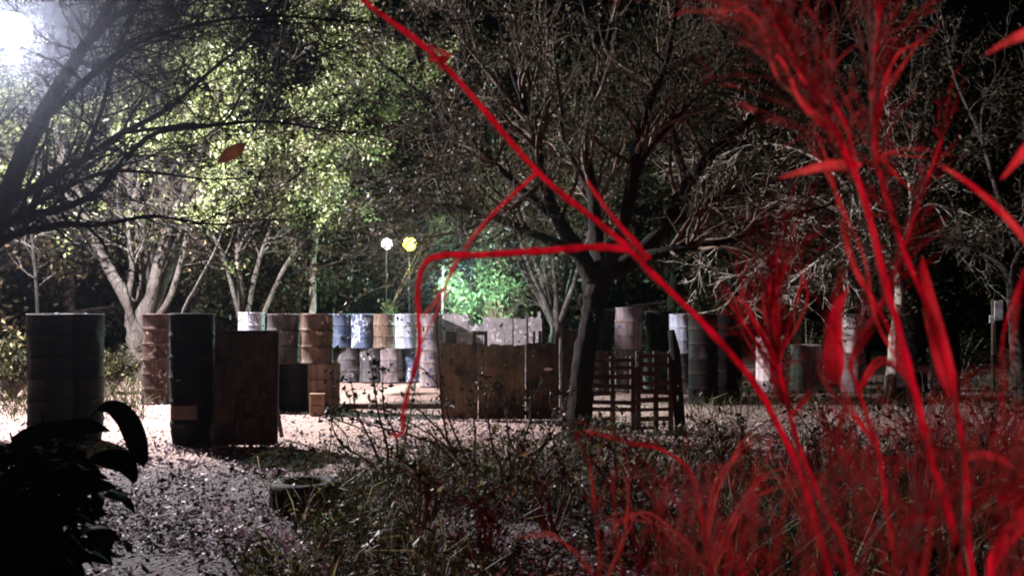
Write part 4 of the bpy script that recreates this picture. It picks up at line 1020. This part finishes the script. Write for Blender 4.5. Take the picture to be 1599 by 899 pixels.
for px, Y, col, ecol, watt, lab in ((604, 30.0, (1, .93, .9), (1, .9, .92), 120, 'small white lamp on a thin post, left of the yellow lamp'), (640, 29.4, (1, .85, .2), (1, .88, .12), 600, 'small yellow lamp on a thin post beside the bamboo')):
    c = P(px, 381, Y); b = Vector((c.x - .04, c.y + .18, 0)); root = empty('post_lamp', b, lab, 'lamp', 'two small lamps above the far drums')
    q = MB(); q.tube([b, Vector((b.x, b.y, c.z))], [.018, .014], 8); q.build('post', M['metal_dark'], root)
    q = MB(); q.tube([Vector((b.x, b.y, c.z)), c], [.02, .02], 6); q.build('bracket', M['metal_dark'], root)
    q = MB(); rr = .18 if px < 620 else .22
    q.lathe([(rr * math.sin(math.pi * i / 10) + 1e-4, -rr * math.cos(math.pi * i / 10)) for i in range(11)], 18, c=c, cap0=False, cap1=False); q.build('globe', emit_mat('lamp_globe', ecol, 14), root)
    point('lamp_source', c + Vector((0, -rr - .08, 0)), col, watt, .08, root)
c = P(690, 432, 24.7); b = Vector((c.x, c.y + .12, 0)); root = empty('post_lamp', b, 'greenish tube lamp half hidden at the left of the glowing bush', 'lamp')
q = MB(); q.tube([b, Vector((b.x, b.y, c.z + .3))], [.03, .03], 8); q.build('post', M['metal_dark'], root)
q = MB(); q.tube([c + Vector((-.08, 0, -.18)), c + Vector((.08, 0, .2))], [.03, .03], 10); q.build('tube', emit_mat('tube_lamp', (.55, 1, .78), 5), root)
point('lamp_source', c + Vector((.3, -.25, .1)), (.58, 1.0, .8), 2600, .12, root)

# the red hand lamp beside the camera that lights the near reeds
l = bpy.data.lights.new('red_lamp_source', 'SPOT'); l.color = (1, .003, .045); l.energy = 680; l.spot_size = math.radians(52); l.spot_blend = .7; l.shadow_soft_size = .14
RED = bpy.data.objects.new('red_lamp_source', l); COL.objects.link(RED); RED.location = (.4, -1.4, 2.5)
RED.rotation_euler = (Vector((.66, 1.4, 1.92)) - RED.location).to_track_quat('-Z', 'Y').to_euler()

mb = MB(); mb.box((0, 40, 8.5), (150, 150, 19)); 
m_, nt_, out_ = mat('bloom_haze'); pv = N(nt_, 'ShaderNodeVolumePrincipled', Density=.00034, Anisotropy=.9)  # haze volume added to imitate the lens glow of the lamps
pv.inputs['Color'].default_value = (.72, .8, 1, 1); nt_.links.new(pv.outputs[0], out_.inputs['Volume'])
hz = mb.build('added_haze', m_, None, False); tag(hz, 'added thin haze standing in for lens bloom round the lamps', 'added_haze', kind='stuff')

# ------------------------------------------------------------------ world, camera, render
w = bpy.data.worlds.new('World'); S.world = w; w.use_nodes = True
nt = w.node_tree; bg = nt.nodes['Background']
sky = nt.nodes.new('ShaderNodeTexSky'); sky.sky_type = 'NISHITA'; sky.sun_disc = False; sky.sun_elevation = math.radians(2); sky.sun_rotation = math.radians(200)
nt.links.new(sky.outputs[0], bg.inputs[0]); bg.inputs[1].default_value = .0003

cam = bpy.data.cameras.new('camera'); co = bpy.data.objects.new('camera', cam); COL.objects.link(co)
co.location = (0, 0, CAMZ); co.rotation_euler = (math.pi / 2, 0, 0)
cam.sensor_width = 36; cam.lens = F / 1599 * 36; cam.shift_y = (HY - 449.5) / 1599
cam.clip_start = .02; cam.clip_end = 400
cam.dof.use_dof = True; cam.dof.focus_distance = 13; cam.dof.aperture_fstop = 4.2
S.camera = co
S.render.engine = 'CYCLES'
c = S.cycles; c.filter_width = 2.0; c.use_denoising = True; c.max_bounces = 5; c.diffuse_bounces = 2; c.glossy_bounces = 2; c.transmission_bounces = 3; c.sample_clamp_indirect = 4
c.use_light_tree = True
S.view_settings.view_transform = 'Standard'; S.view_settings.look = 'None'; S.view_settings.exposure = 0; S.view_settings.gamma = 1
